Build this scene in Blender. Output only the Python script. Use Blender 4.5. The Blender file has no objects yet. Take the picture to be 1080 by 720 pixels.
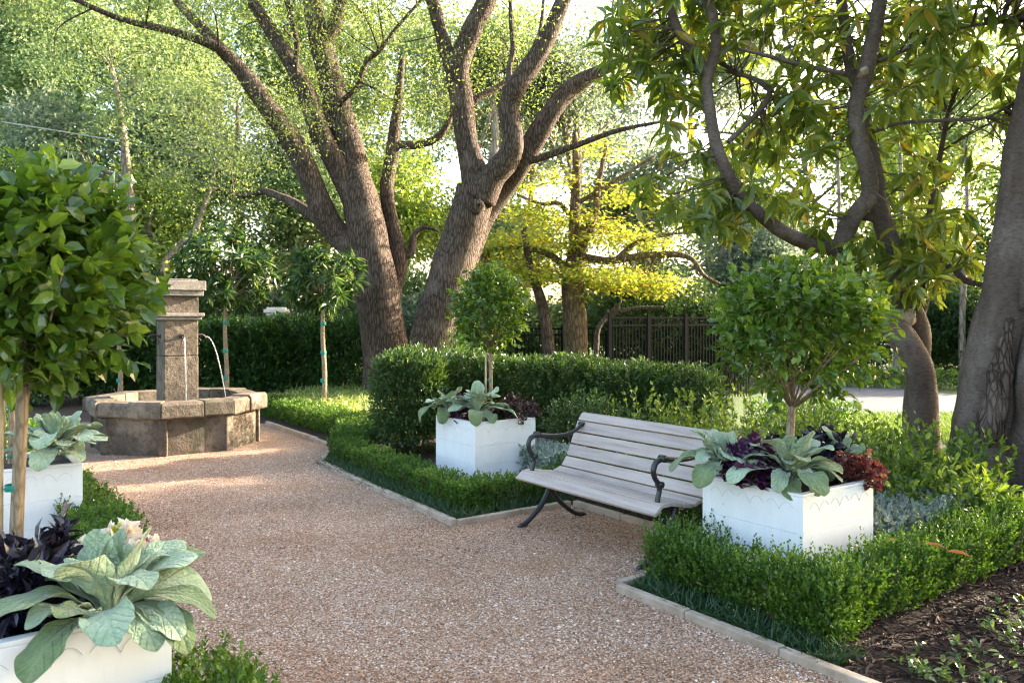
# shaded garden court with a fountain, white planter boxes and a bench
SUN = (19, .88, .47); SUN_E = 4.5; SKY_S = .15; EXPO = 2.75
# added shade trees: x, y, crown height, radius, half height, clusters, label, gate
SHADE = [
 (7.5, 4.0, 5.0, 2.6, 2.2, 260, 'leafy shade tree just outside the right edge', .0),
 (11.5, 7.5, 6.0, 3.2, 2.8, 260, 'shade tree right of the driveway, outside the frame', .22),
 (10.5, 1.0, 5.5, 3.0, 2.6, 260, 'shade tree right of the camera', .05),
 (14.0, 12.8, 6.0, 3.8, 3.4, 420, 'tall shade tree beyond the driveway at the far right', .0),
]
import bpy, math, random
import numpy as np
from mathutils import Vector
R = math.radians
scn = bpy.context.scene
COL = scn.collection
H, F, HY = 1.6, 850.0, 335.0            # eye height, focal length and horizon row of the photograph
VX = np.array([.809, .588, 0.]); UX = np.array([-.588, .809, 0.])   # the two axes of the garden

def G(a, b, z=0.0):
    p = VX*a + UX*b
    return np.array([p[0], p[1], z])
def px(x, y, d):
    return np.array([(x-540)/F*d, d, H-(y-HY)*d/F])
def gp(x, y, z=0.0):
    d = F*(H-z)/(y-HY)
    return np.array([(x-540)/F*d, d, z])
def atd(x, d, z=0.0):
    return np.array([(x-540)/F*d, d, z])

# ------------------------------------------------------------------ materials
def mat_new(name):
    m = bpy.data.materials.new(name); m.use_nodes = True
    nt = m.node_tree
    bs = nt.nodes['Principled BSDF']
    return m, nt, bs
def N(nt, t, **kw):
    n = nt.nodes.new(t)
    for k, v in kw.items():
        if k in n.inputs: n.inputs[k].default_value = v
        else: setattr(n, k, v)
    return n
def ramp(nt, fac, stops, interp='LINEAR'):
    r = nt.nodes.new('ShaderNodeValToRGB')
    cr = r.color_ramp; cr.interpolation = interp
    while len(cr.elements) < len(stops): cr.elements.new(0.5)
    for e, (p, c) in zip(cr.elements, stops):
        e.position = p; e.color = (*c, 1) if len(c) == 3 else c
    nt.links.new(fac, r.inputs[0])
    return r.outputs[0]
def coords(nt, kind='Object', scale=(1, 1, 1)):
    tc = nt.nodes.new('ShaderNodeTexCoord')
    mp = nt.nodes.new('ShaderNodeMapping'); mp.inputs['Scale'].default_value = scale
    nt.links.new(tc.outputs[kind], mp.inputs[0])
    return mp.outputs[0]
def noise(nt, co, scale, detail=4, rough=.55):
    n = N(nt, 'ShaderNodeTexNoise', Scale=scale, Detail=detail, Roughness=rough)
    nt.links.new(co, n.inputs['Vector']); return n.outputs['Fac']
def voro(nt, co, scale, feature='F1', out='Distance'):
    n = nt.nodes.new('ShaderNodeTexVoronoi'); n.feature = feature; n.inputs['Scale'].default_value = scale
    nt.links.new(co, n.inputs['Vector']); return n.outputs[out]
def bump(nt, bs, h, strength=.5, dist=.01, prev=None):
    b = nt.nodes.new('ShaderNodeBump'); b.inputs['Strength'].default_value = strength; b.inputs['Distance'].default_value = dist
    nt.links.new(h, b.inputs['Height'])
    if prev is not None: nt.links.new(prev, b.inputs['Normal'])
    nt.links.new(b.outputs[0], bs.inputs['Normal']); return b.outputs[0]
def mix(nt, fac, a, b, mode='MIX'):
    m = nt.nodes.new('ShaderNodeMix'); m.data_type = 'RGBA'; m.blend_type = mode
    for s, v in ((m.inputs[0], fac), (m.inputs[6], a), (m.inputs[7], b)):
        if hasattr(v, 'links') or hasattr(v, 'is_linked'): nt.links.new(v, s)
        elif isinstance(v, (int, float)): s.default_value = v
        else: s.default_value = (*v, 1)
    return m.outputs[2]
def sepx(nt, colr, i=0):
    s = nt.nodes.new('ShaderNodeSeparateColor'); nt.links.new(colr, s.inputs[0]); return s.outputs[i]
def math_(nt, op, a, b=None):
    m = nt.nodes.new('ShaderNodeMath'); m.operation = op
    for s, v in ((m.inputs[0], a), (m.inputs[1], b)):
        if v is None: continue
        if isinstance(v, (int, float)): s.default_value = v
        else: nt.links.new(v, s)
    return m.outputs[0]

def leaf_mat(name, cols, trans=.4, rough=.42, spec=.5, tcol=1.6, sheen=0, tb=.55):
    """leaves: a colour of its own for every leaf, light passing through the blade"""
    m, nt, bs = mat_new(name)
    at = nt.nodes.new('ShaderNodeAttribute'); at.attribute_name = 'rnd'
    c = ramp(nt, at.outputs['Fac'], [(i/(len(cols)-1), k) for i, k in enumerate(cols)])
    nt.links.new(c, bs.inputs['Base Color'])
    bs.inputs['Roughness'].default_value = rough
    bs.inputs['Specular IOR Level'].default_value = spec
    if sheen: bs.inputs['Sheen Weight'].default_value = sheen
    tr = nt.nodes.new('ShaderNodeBsdfTranslucent')
    tc = mix(nt, 1.0, c, (tcol*1.15, tcol*1.05, tcol*tb), 'MULTIPLY')
    nt.links.new(tc, tr.inputs[0])
    ms = nt.nodes.new('ShaderNodeMixShader'); ms.inputs[0].default_value = trans
    nt.links.new(bs.outputs[0], ms.inputs[1]); nt.links.new(tr.outputs[0], ms.inputs[2])
    nt.links.new(ms.outputs[0], nt.nodes['Material Output'].inputs[0])
    return m
def plain(name, colr, rough=.6, metal=0, nscale=0, namp=.3, bstr=0, spec=.5):
    m, nt, bs = mat_new(name)
    bs.inputs['Roughness'].default_value = rough; bs.inputs['Metallic'].default_value = metal
    bs.inputs['Specular IOR Level'].default_value = spec
    if nscale:
        co = coords(nt); n = noise(nt, co, nscale)
        lo = tuple(c*(1-namp) for c in colr); hi = tuple(min(1, c*(1+namp)) for c in colr)
        nt.links.new(ramp(nt, n, [(.3, lo), (.7, hi)]), bs.inputs['Base Color'])
        if bstr: bump(nt, bs, n, bstr, .01)
    else: bs.inputs['Base Color'].default_value = (*colr, 1)
    return m
def bark_mat(name, c0, c1, c2, sx=18, sz=3.2, strength=.9, dist=.03):
    m, nt, bs = mat_new(name)
    co = coords(nt, 'Object', (sx, sx, sz))
    wob = N(nt, 'ShaderNodeTexNoise', Scale=.6, Detail=3); nt.links.new(co, wob.inputs['Vector'])
    cw = mix(nt, .35, co, wob.outputs['Color'], 'ADD')
    v = voro(nt, cw, 1.0, 'DISTANCE_TO_EDGE')
    n = noise(nt, cw, 2.2, 6, .65)
    h = math_(nt, 'ADD', math_(nt, 'MINIMUM', math_(nt, 'MULTIPLY', v, 2.4), .5), math_(nt, 'MULTIPLY', n, .7))
    co2 = coords(nt, 'Object', (1, 1, 1)); big = noise(nt, co2, 2.3, 4)
    base = ramp(nt, h, [(.25, c0), (.6, c1), (1, c2)])
    lich = ramp(nt, big, [(.52, (0, 0, 0)), (.72, (1, 1, 1))])
    out = mix(nt, math_(nt, 'MULTIPLY', sepx(nt, lich), .45), base, tuple(min(1, x*1.7+.02) for x in c2))
    nt.links.new(out, bs.inputs['Base Color'])
    bs.inputs['Roughness'].default_value = .9; bs.inputs['Specular IOR Level'].default_value = .2
    bump(nt, bs, h, strength, dist)
    return m

M = {}
def smooth_bark():
    m, nt, bs = mat_new('smooth_grey_bark')
    co = coords(nt); n1 = noise(nt, coords(nt, 'Object', (1, 1, .5)), 3.0, 6, .65); n2 = noise(nt, coords(nt, 'Object', (1, 1, 2.2)), 22, 5, .65); n3 = noise(nt, co, 90, 3)
    c = ramp(nt, n1, [(.28, (.060, .040, .029)), (.5, (.110, .080, .062)), (.7, (.19, .150, .124))])
    c = mix(nt, .75, c, ramp(nt, n2, [(.34, (.55, .50, .46)), (.5, (1, 1, 1)), (.72, (1.25, 1.22, 1.18))]), 'MULTIPLY')
    nt.links.new(c, bs.inputs['Base Color']); bs.inputs['Roughness'].default_value = .85; bs.inputs['Specular IOR Level'].default_value = .25
    bump(nt, bs, math_(nt, 'ADD', math_(nt, 'MULTIPLY', n1, 1.2), math_(nt, 'ADD', math_(nt, 'MULTIPLY', n2, .7), math_(nt, 'MULTIPLY', n3, .2))), .8, .03)
    return m
def build_materials():
    # boxwood, shrubs, crowns
    M['box'] = leaf_mat('boxwood_leaf', [(.035, .085, .010), (.065, .140, .016), (.105, .195, .022), (.18, .28, .04)], .38, .38)
    M['mondo'] = leaf_mat('mondo_grass_blade', [(.014, .042, .014), (.026, .066, .020), (.045, .095, .028)], .2, .4)
    M['shrub'] = leaf_mat('dark_shrub_leaf', [(.028, .062, .014), (.050, .100, .020), (.080, .145, .030), (.14, .21, .05)], .3, .33, .6)
    M['garden'] = leaf_mat('upright_shrub_leaf', [(.055, .105, .015), (.095, .165, .022), (.15, .23, .03), (.27, .36, .05)], .4, .35)
    M['backhedge'] = leaf_mat('back_hedge_leaf', [(.022, .060, .014), (.042, .105, .02), (.075, .155, .03), (.15, .23, .05)], .3, .35)
    M['topiary'] = leaf_mat('topiary_leaf', [(.040, .090, .012), (.075, .140, .018), (.125, .20, .025), (.25, .34, .04)], .4, .19, .7, 1.8)
    M['slim'] = leaf_mat('slender_leaf', [(.018, .05, .016), (.035, .085, .022), (.07, .13, .03), (.13, .18, .045)], .3, .35)
    M['oak'] = leaf_mat('live_oak_leaf', [(.06, .095, .035), (.10, .145, .05), (.16, .21, .075), (.24, .28, .11)], .5, .4, .5, 1.6)
    M['mag'] = leaf_mat('magnolia_leaf', [(.055, .10, .016), (.10, .15, .025), (.16, .20, .035), (.25, .20, .04)], .52, .22, .7, 2.0)
    M['maple'] = leaf_mat('yellow_maple_leaf', [(.15, .23, .03), (.27, .33, .05), (.38, .40, .075), (.44, .24, .09)], .5, .5, .4, 1.35)
    M['bgA'] = leaf_mat('sunny_leaf', [(.07, .125, .045), (.12, .19, .07), (.19, .265, .105), (.32, .36, .17)], .5, .45, .4, 1.6, 0, .95)
    M['bgB'] = leaf_mat('grey_green_leaf', [(.075, .115, .065), (.12, .17, .095), (.175, .225, .13), (.27, .32, .21)], .5, .45, .4, 1.5, 0, 1.1)
    M['bgC'] = leaf_mat('deep_green_leaf', [(.03, .065, .025), (.05, .1, .035), (.08, .14, .045), (.13, .19, .06)], .4, .4, .4, 1.6)
    M['bgD'] = leaf_mat('lime_leaf', [(.09, .16, .03), (.15, .235, .045), (.23, .31, .07), (.34, .38, .11)], .52, .45, .4, 1.5, 0, .6)
    M['dusty'] = leaf_mat('silver_ground_leaf', [(.20, .26, .22), (.30, .36, .31), (.42, .47, .42)], .15, .8, .2, 1.0)
    M['juniper'] = leaf_mat('feathery_leaf', [(.09, .15, .04), (.15, .22, .06), (.24, .30, .09), (.34, .38, .13)], .35, .5)
    M['vinca'] = leaf_mat('vinca_leaf', [(.025, .065, .016), (.05, .105, .025), (.10, .165, .045), (.22, .27, .10)], .3, .3, .6)
    M['heuch'] = leaf_mat('purple_leaf', [(.022, .006, .024), (.045, .010, .045), (.085, .022, .080), (.13, .05, .12)], .25, .32, .6, 1.5)
    M['heuchred'] = leaf_mat('red_leaf', [(.045, .014, .018), (.10, .022, .026), (.18, .06, .055), (.30, .17, .13)], .35, .4, .5, 1.5)
    M['dark'] = leaf_mat('black_purple_leaf', [(.008, .007, .013), (.016, .013, .026), (.028, .023, .042), (.045, .05, .045)], .12, .27, .6, 1.5)
    M['darkred'] = leaf_mat('dark_red_leaf', [(.014, .012, .014), (.03, .018, .022), (.06, .025, .03), (.13, .04, .04)], .2, .35, .5, 1.5)
    M['petalw'] = leaf_mat('white_petal', [(.75, .72, .66), (.85, .82, .78), (.82, .70, .72)], .35, .6, .3, 1.0)
    M['petalp'] = leaf_mat('pink_petal', [(.45, .06, .16), (.6, .12, .22), (.68, .3, .36)], .35, .6, .3, 1.0)
    M['petaly'] = leaf_mat('lime_petal', [(.45, .5, .05), (.6, .6, .08), (.68, .66, .2)], .4, .6, .3, 1.0)
    M['deadleaf'] = leaf_mat('dry_leaf', [(.30, .09, .03), (.42, .15, .05), (.5, .22, .09)], .3, .6, .3, 1.2)
    M['grass'] = leaf_mat('grass_blade', [(.05, .10, .02), (.09, .16, .03), (.16, .24, .05)], .35, .5)
    # silver felt leaf with quilted veins
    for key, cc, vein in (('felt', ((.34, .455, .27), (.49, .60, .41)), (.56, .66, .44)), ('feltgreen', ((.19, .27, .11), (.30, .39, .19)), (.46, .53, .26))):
        m, nt, bs = mat_new('silver_felt_leaf' if key == 'felt' else 'green_felt_leaf')
        uv = nt.nodes.new('ShaderNodeUVMap'); uv.uv_map = 'UVMap'
        sp = nt.nodes.new('ShaderNodeSeparateXYZ'); nt.links.new(uv.outputs[0], sp.inputs[0])
        s = math_(nt, 'ABSOLUTE', math_(nt, 'SUBTRACT', sp.outputs[0], .5))
        fld = math_(nt, 'SUBTRACT', sp.outputs[1], math_(nt, 'MULTIPLY', s, .75))
        side = math_(nt, 'ABSOLUTE', math_(nt, 'SINE', math_(nt, 'MULTIPLY', fld, 24)))
        sidev = math_(nt, 'POWER', math_(nt, 'SUBTRACT', 1, side), 5)
        midv = math_(nt, 'POWER', math_(nt, 'SUBTRACT', 1, math_(nt, 'MINIMUM', math_(nt, 'MULTIPLY', s, 10), 1)), 2)
        ven = math_(nt, 'MAXIMUM', math_(nt, 'MULTIPLY', sidev, .55), midv)
        co = coords(nt); n1 = noise(nt, co, 14, 4); n2 = noise(nt, co, 160, 3)
        base = ramp(nt, n1, [(.3, cc[0]), (.72, cc[1])])
        cl = mix(nt, math_(nt, 'MULTIPLY', ven, .28), base, vein)
        nt.links.new(cl, bs.inputs['Base Color'])
        bs.inputs['Roughness'].default_value = .85; bs.inputs['Specular IOR Level'].default_value = .15
        bs.inputs['Sheen Weight'].default_value = .5; bs.inputs['Sheen Roughness'].default_value = .4
        vq = voro(nt, coords(nt, 'UV', (12, 20, 1)), 1.6, 'SMOOTH_F1')
        hgt = math_(nt, 'SUBTRACT', math_(nt, 'ADD', math_(nt, 'MULTIPLY', n2, .35), math_(nt, 'MULTIPLY', vq, -.9)), math_(nt, 'MULTIPLY', ven, .9))
        bump(nt, bs, hgt, 1.0, .010)
        tr = nt.nodes.new('ShaderNodeBsdfTranslucent')
        nt.links.new(mix(nt, 1.0, cl, (1.3, 1.35, .7), 'MULTIPLY'), tr.inputs[0])
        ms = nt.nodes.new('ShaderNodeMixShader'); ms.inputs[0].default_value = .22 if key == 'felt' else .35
        nt.links.new(bs.outputs[0], ms.inputs[1]); nt.links.new(tr.outputs[0], ms.inputs[2])
        nt.links.new(ms.outputs[0], nt.nodes['Material Output'].inputs[0])
        M[key] = m
    # bark
    M['barkoak'] = bark_mat('live_oak_bark', (.020, .013, .010), (.082, .056, .042), (.155, .115, .090), 26, 4.5, 1.0, .03)
    M['barkmag'] = smooth_bark()
    M['barkbg'] = bark_mat('pale_bark', (.12, .09, .07), (.25, .20, .16), (.38, .31, .26), 10, 3, .8, .03)
    M['barkmaple'] = bark_mat('maple_bark', (.05, .035, .022), (.13, .09, .055), (.22, .16, .10), 16, 4, .9, .03)
    M['barkyoung'] = bark_mat('young_bark', (.16, .11, .065), (.26, .19, .12), (.36, .28, .19), 40, 12, .4, .004)
    M['twig'] = plain('twig_bark', (.10, .07, .05), .85, nscale=20)
    M['stem'] = plain('green_stem', (.10, .13, .05), .7, nscale=20)
    M['cutwood'] = plain('cut_wood', (.34, .25, .17), .85, nscale=30)
    M['stake'] = plain('bamboo_stake', (.46, .33, .17), .6, nscale=12, namp=.25)
    M['tie'] = plain('green_tie_tape', (.0, .20, .15), .4)
    # ground
    m, nt, bs = mat_new('pea_gravel')
    co = coords(nt, 'Object')
    wj = N(nt, 'ShaderNodeTexNoise', Scale=60, Detail=2); nt.links.new(co, wj.inputs['Vector'])
    cj = mix(nt, .006, co, wj.outputs['Color'], 'ADD')
    vc = voro(nt, cj, 105, 'F1', 'Color'); vd = voro(nt, cj, 105, 'F1')
    cc = ramp(nt, sepx(nt, vc, 0), [(0, (.10, .045, .02)), (.2, (.30, .155, .082)), (.42, (.45, .265, .16)), (.62, (.53, .345, .235)), (.82, (.55, .41, .31)), (1, (.72, .63, .54))])
    big = noise(nt, co, 1.5, 5, .6)
    worn = ramp(nt, big, [(.44, (0, 0, 0)), (.68, (1, 1, 1))])
    c2 = mix(nt, math_(nt, 'MULTIPLY', sepx(nt, worn), .5), cc, (.30, .16, .065))
    edge = ramp(nt, vd, [(.35, (1, 1, 1)), (.75, (.45, .42, .4))])
    nt.links.new(mix(nt, 1.0, c2, edge, 'MULTIPLY'), bs.inputs['Base Color'])
    bs.inputs['Roughness'].default_value = .75
    hb = math_(nt, 'ADD', math_(nt, 'MULTIPLY', vd, -1.0), math_(nt, 'MULTIPLY', noise(nt, co, 12, 3), .5))
    bump(nt, bs, hb, .8, .008); M['gravel'] = m
    m = leaf_mat('pebble_stone', [(.11, .048, .024), (.32, .155, .075), (.47, .275, .165), (.58, .41, .295), (.84, .76, .67)], 0.0, .65, .4); M['pebble'] = m
    m, nt, bs = mat_new('garden_soil')
    co = coords(nt); n = noise(nt, co, 35, 6, .7)
    nt.links.new(ramp(nt, n, [(.3, (.022, .014, .010)), (.6, (.06, .036, .025)), (.8, (.10, .065, .045))]), bs.inputs['Base Color'])
    bs.inputs['Roughness'].default_value = .95; bump(nt, bs, n, 1.0, .03); M['soil'] = m
    M['chip'] = leaf_mat('bark_chip', [(.018, .010, .007), (.05, .026, .017), (.10, .055, .036), (.18, .11, .08)], 0, .85, .25)
    m, nt, bs = mat_new('lawn_turf')
    co = coords(nt); n = noise(nt, co, 3, 6, .7); n2 = noise(nt, co, 120, 3)
    c = ramp(nt, n, [(.3, (.035, .075, .012)), (.55, (.065, .115, .018)), (.8, (.11, .15, .03))])
    nt.links.new(mix(nt, .5, c, ramp(nt, n2, [(.3, (.03, .06, .010)), (.7, (.11, .16, .03))])), bs.inputs['Base Color'])
    bs.inputs['Roughness'].default_value = .9; bump(nt, bs, n2, .8, .03); M['lawn'] = m
    m, nt, bs = mat_new('asphalt')
    co = coords(nt); n = noise(nt, co, 150, 3); nb = noise(nt, co, .8, 4)
    c = mix(nt, .5, ramp(nt, n, [(.3, (.045, .055, .075)), (.7, (.09, .10, .13))]), ramp(nt, nb, [(.3, (.052, .060, .078)), (.7, (.072, .082, .105))]))
    nt.links.new(c, bs.inputs['Base Color']); bs.inputs['Roughness'].default_value = .85; bump(nt, bs, n, .4, .01); M['asphalt'] = m
    M['street'] = plain('pale_paving', (.42, .35, .31), .9, nscale=3)
    # stone
    m, nt, bs = mat_new('weathered_fountain_stone')
    co = coords(nt); n1 = noise(nt, co, 2.2, 7, .7); n2 = noise(nt, co, 14, 6, .7); n3 = noise(nt, co, 60, 3)
    base = ramp(nt, n1, [(.28, (.060, .048, .037)), (.5, (.135, .106, .080)), (.7, (.27, .22, .165))])
    spots = ramp(nt, n2, [(.34, (.55, .52, .46)), (.5, (1, 1, 1)), (.7, (1.15, 1.12, 1.06))])
    c = mix(nt, 1.0, base, spots, 'MULTIPLY')
    moss = noise(nt, coords(nt, 'Object', (1.4, 1.4, .7)), 2.6, 5, .65)
    c = mix(nt, math_(nt, 'MULTIPLY', sepx(nt, ramp(nt, moss, [(.52, (0, 0, 0)), (.64, (1, 1, 1))])), .62), c, (.050, .050, .028))
    nt.links.new(c, bs.inputs['Base Color']); bs.inputs['Roughness'].default_value = .92; bs.inputs['Specular IOR Level'].default_value = .25
    pit = voro(nt, co, 26, 'F1'); h = math_(nt, 'ADD', math_(nt, 'MULTIPLY', n2, 1.0), math_(nt, 'ADD', math_(nt, 'MULTIPLY', n3, .4), math_(nt, 'MINIMUM', math_(nt, 'MULTIPLY', pit, 1.2), .3)))
    bump(nt, bs, h, .9, .025); M['fstone'] = m
    m, nt, bs = mat_new('grey_cap_stone')
    co = coords(nt); n1 = noise(nt, co, 4, 7, .7); n2 = noise(nt, co, 40, 5, .7)
    base = ramp(nt, n1, [(.3, (.15, .13, .11)), (.5, (.25, .22, .185)), (.7, (.34, .30, .26))])
    nt.links.new(mix(nt, .8, base, ramp(nt, n2, [(.35, (.5, .48, .45)), (.55, (1, 1, 1))]), 'MULTIPLY'), bs.inputs['Base Color'])
    bs.inputs['Roughness'].default_value = .92; bump(nt, bs, n2, .7, .012); M['capstone'] = m
    m, nt, bs = mat_new('sandstone_edging')
    co = coords(nt); n1 = noise(nt, co, 5, 6, .7); n2 = noise(nt, co, 70, 4)
    nt.links.new(ramp(nt, n1, [(.3, (.22, .165, .115)), (.5, (.36, .28, .205)), (.7, (.46, .375, .295))]), bs.inputs['Base Color'])
    bs.inputs['Roughness'].default_value = .9; bump(nt, bs, math_(nt, 'ADD', n1, math_(nt, 'MULTIPLY', n2, .4)), .5, .012); M['edging'] = m
    m, nt, bs = mat_new('pillar_brick')
    bt = nt.nodes.new('ShaderNodeTexBrick'); bt.inputs['Scale'].default_value = 5
    bt.inputs['Color1'].default_value = (.42, .24, .19, 1); bt.inputs['Color2'].default_value = (.5, .32, .26, 1); bt.inputs['Mortar'].default_value = (.5, .45, .4, 1)
    nt.links.new(coords(nt, 'Generated', (1, 1, 4)), bt.inputs[0]); nt.links.new(bt.outputs[0], bs.inputs['Base Color']); bs.inputs['Roughness'].default_value = .9
    M['brick'] = m
    M['cream'] = plain('cream_stone', (.62, .56, .46), .8, nscale=6, namp=.12)
    # painted wood box
    m, nt, bs = mat_new('white_paint')
    co = coords(nt); n = noise(nt, co, 5, 5); n2 = noise(nt, coords(nt, 'Object', (1, 1, .25)), 30, 4)
    c = ramp(nt, n, [(.3, (.74, .735, .72)), (.6, (.80, .80, .79)), (.8, (.82, .82, .82))])
    nt.links.new(mix(nt, .12, c, ramp(nt, n2, [(.55, (1, 1, 1)), (.75, (.6, .55, .48))]), 'MULTIPLY'), bs.inputs['Base Color'])
    bs.inputs['Roughness'].default_value = .38; bump(nt, bs, n2, .05, .003); M['white'] = m
    M['groove'] = plain('scallop_line', (.46, .45, .44), .7)
    # bench
    m, nt, bs = mat_new('grey_stained_wood')
    at = nt.nodes.new('ShaderNodeAttribute'); at.attribute_name = 'rnd'
    tc = nt.nodes.new('ShaderNodeTexCoord'); mp = nt.nodes.new('ShaderNodeMapping'); mp.inputs['Scale'].default_value = (30, 1.6, 30)
    nt.links.new(tc.outputs['Object'], mp.inputs[0]); oi = nt.nodes.new('ShaderNodeObjectInfo')
    mp2 = mix(nt, 1.0, mp.outputs[0], oi.outputs['Random'], 'ADD')
    n = noise(nt, mp.outputs[0], 1.0, 6, .65); n2 = noise(nt, tc.outputs['Object'], 4, 4)
    c = ramp(nt, n, [(.25, (.26, .205, .175)), (.5, (.42, .345, .30)), (.75, (.50, .425, .38))])
    c = mix(nt, .35, c, ramp(nt, n2, [(.3, (.75, .72, .72)), (.7, (1.1, 1.08, 1.05))]), 'MULTIPLY')
    c = mix(nt, .5, c, ramp(nt, oi.outputs['Random'], [(0, (.82, .82, .84)), (1, (1.05, 1.03, 1.0))]), 'MULTIPLY')
    nt.links.new(c, bs.inputs['Base Color']); bs.inputs['Roughness'].default_value = .62; bump(nt, bs, n, .3, .003); M['bench'] = m
    M['iron'] = plain('black_cast_iron', (.014, .014, .016), .38, .0, nscale=60, namp=.3, bstr=.15, spec=.6)
    M['blackmetal'] = plain('black_fence_metal', (.006, .006, .007), .6, spec=.2)
    M['rust'] = plain('rusty_iron', (.06, .04, .035), .6, .3, nscale=30)
    m, nt, bs = mat_new('clear_water'); bs.inputs['Base Color'].default_value = (.9, .95, .95, 1)
    bs.inputs['Roughness'].default_value = .08; bs.inputs['Transmission Weight'].default_value = .75; bs.inputs['IOR'].default_value = 1.33; M['stream'] = m
    m, nt, bs = mat_new('basin_water'); bs.inputs['Base Color'].default_value = (.025, .03, .02, 1); bs.inputs['Roughness'].default_value = .05
    bump(nt, bs, noise(nt, coords(nt), 18, 3), .25, .02); M['water'] = m
    M['wire'] = plain('grey_cable', (.45, .45, .45), .5)
    M['roof'] = plain('grey_roof', (.25, .24, .24), .8); M['wall'] = plain('pale_wall', (.62, .60, .57), .8)

# ------------------------------------------------------------------ objects
def link(name, me, parent=None, mat=None, smooth=False):
    o = bpy.data.objects.new(name, me); COL.objects.link(o)
    if mat is not None: me.materials.append(mat)
    if parent is not None: o.parent = parent
    return o
def tag(o, label, cat=None, group=None, kind=None):
    o['label'] = label
    if cat: o['category'] = cat
    if group: o['group'] = group
    if kind: o['kind'] = kind
    return o
def thing(name, loc, label, cat, group=None, rz=0):
    o = bpy.data.objects.new(name, None); COL.objects.link(o)
    o.location = tuple(loc); o.rotation_euler = (0, 0, rz); o.empty_display_size = .1
    return tag(o, label, cat, group)
def np_mesh(name, V, blocks, rnd=None, smooth=False, uv=None):
    """V (n,3); blocks: list of (m,k) index arrays"""
    me = bpy.data.meshes.new(name)
    V = np.asarray(V, dtype=np.float32)
    me.vertices.add(len(V)); me.vertices.foreach_set('co', V.ravel())
    li = np.concatenate([b.ravel() for b in blocks]).astype(np.int32)
    cnt = np.concatenate([np.full(len(b), b.shape[1], dtype=np.int32) for b in blocks])
    st = np.concatenate([[0], np.cumsum(cnt)[:-1]]).astype(np.int32)
    me.loops.add(len(li)); me.loops.foreach_set('vertex_index', li)
    me.polygons.add(len(cnt)); me.polygons.foreach_set('loop_start', st)
    me.polygons.foreach_set('use_smooth', np.full(len(cnt), smooth, dtype=bool))
    if rnd is not None:
        a = me.attributes.new('rnd', 'FLOAT', 'POINT'); a.data.foreach_set('value', np.asarray(rnd, dtype=np.float32))
    if uv is not None:
        l = me.uv_layers.new(name='UVMap'); l.data.foreach_set('uv', np.asarray(uv, dtype=np.float32)[li].ravel())
    me.update(calc_edges=True)
    return me

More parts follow.
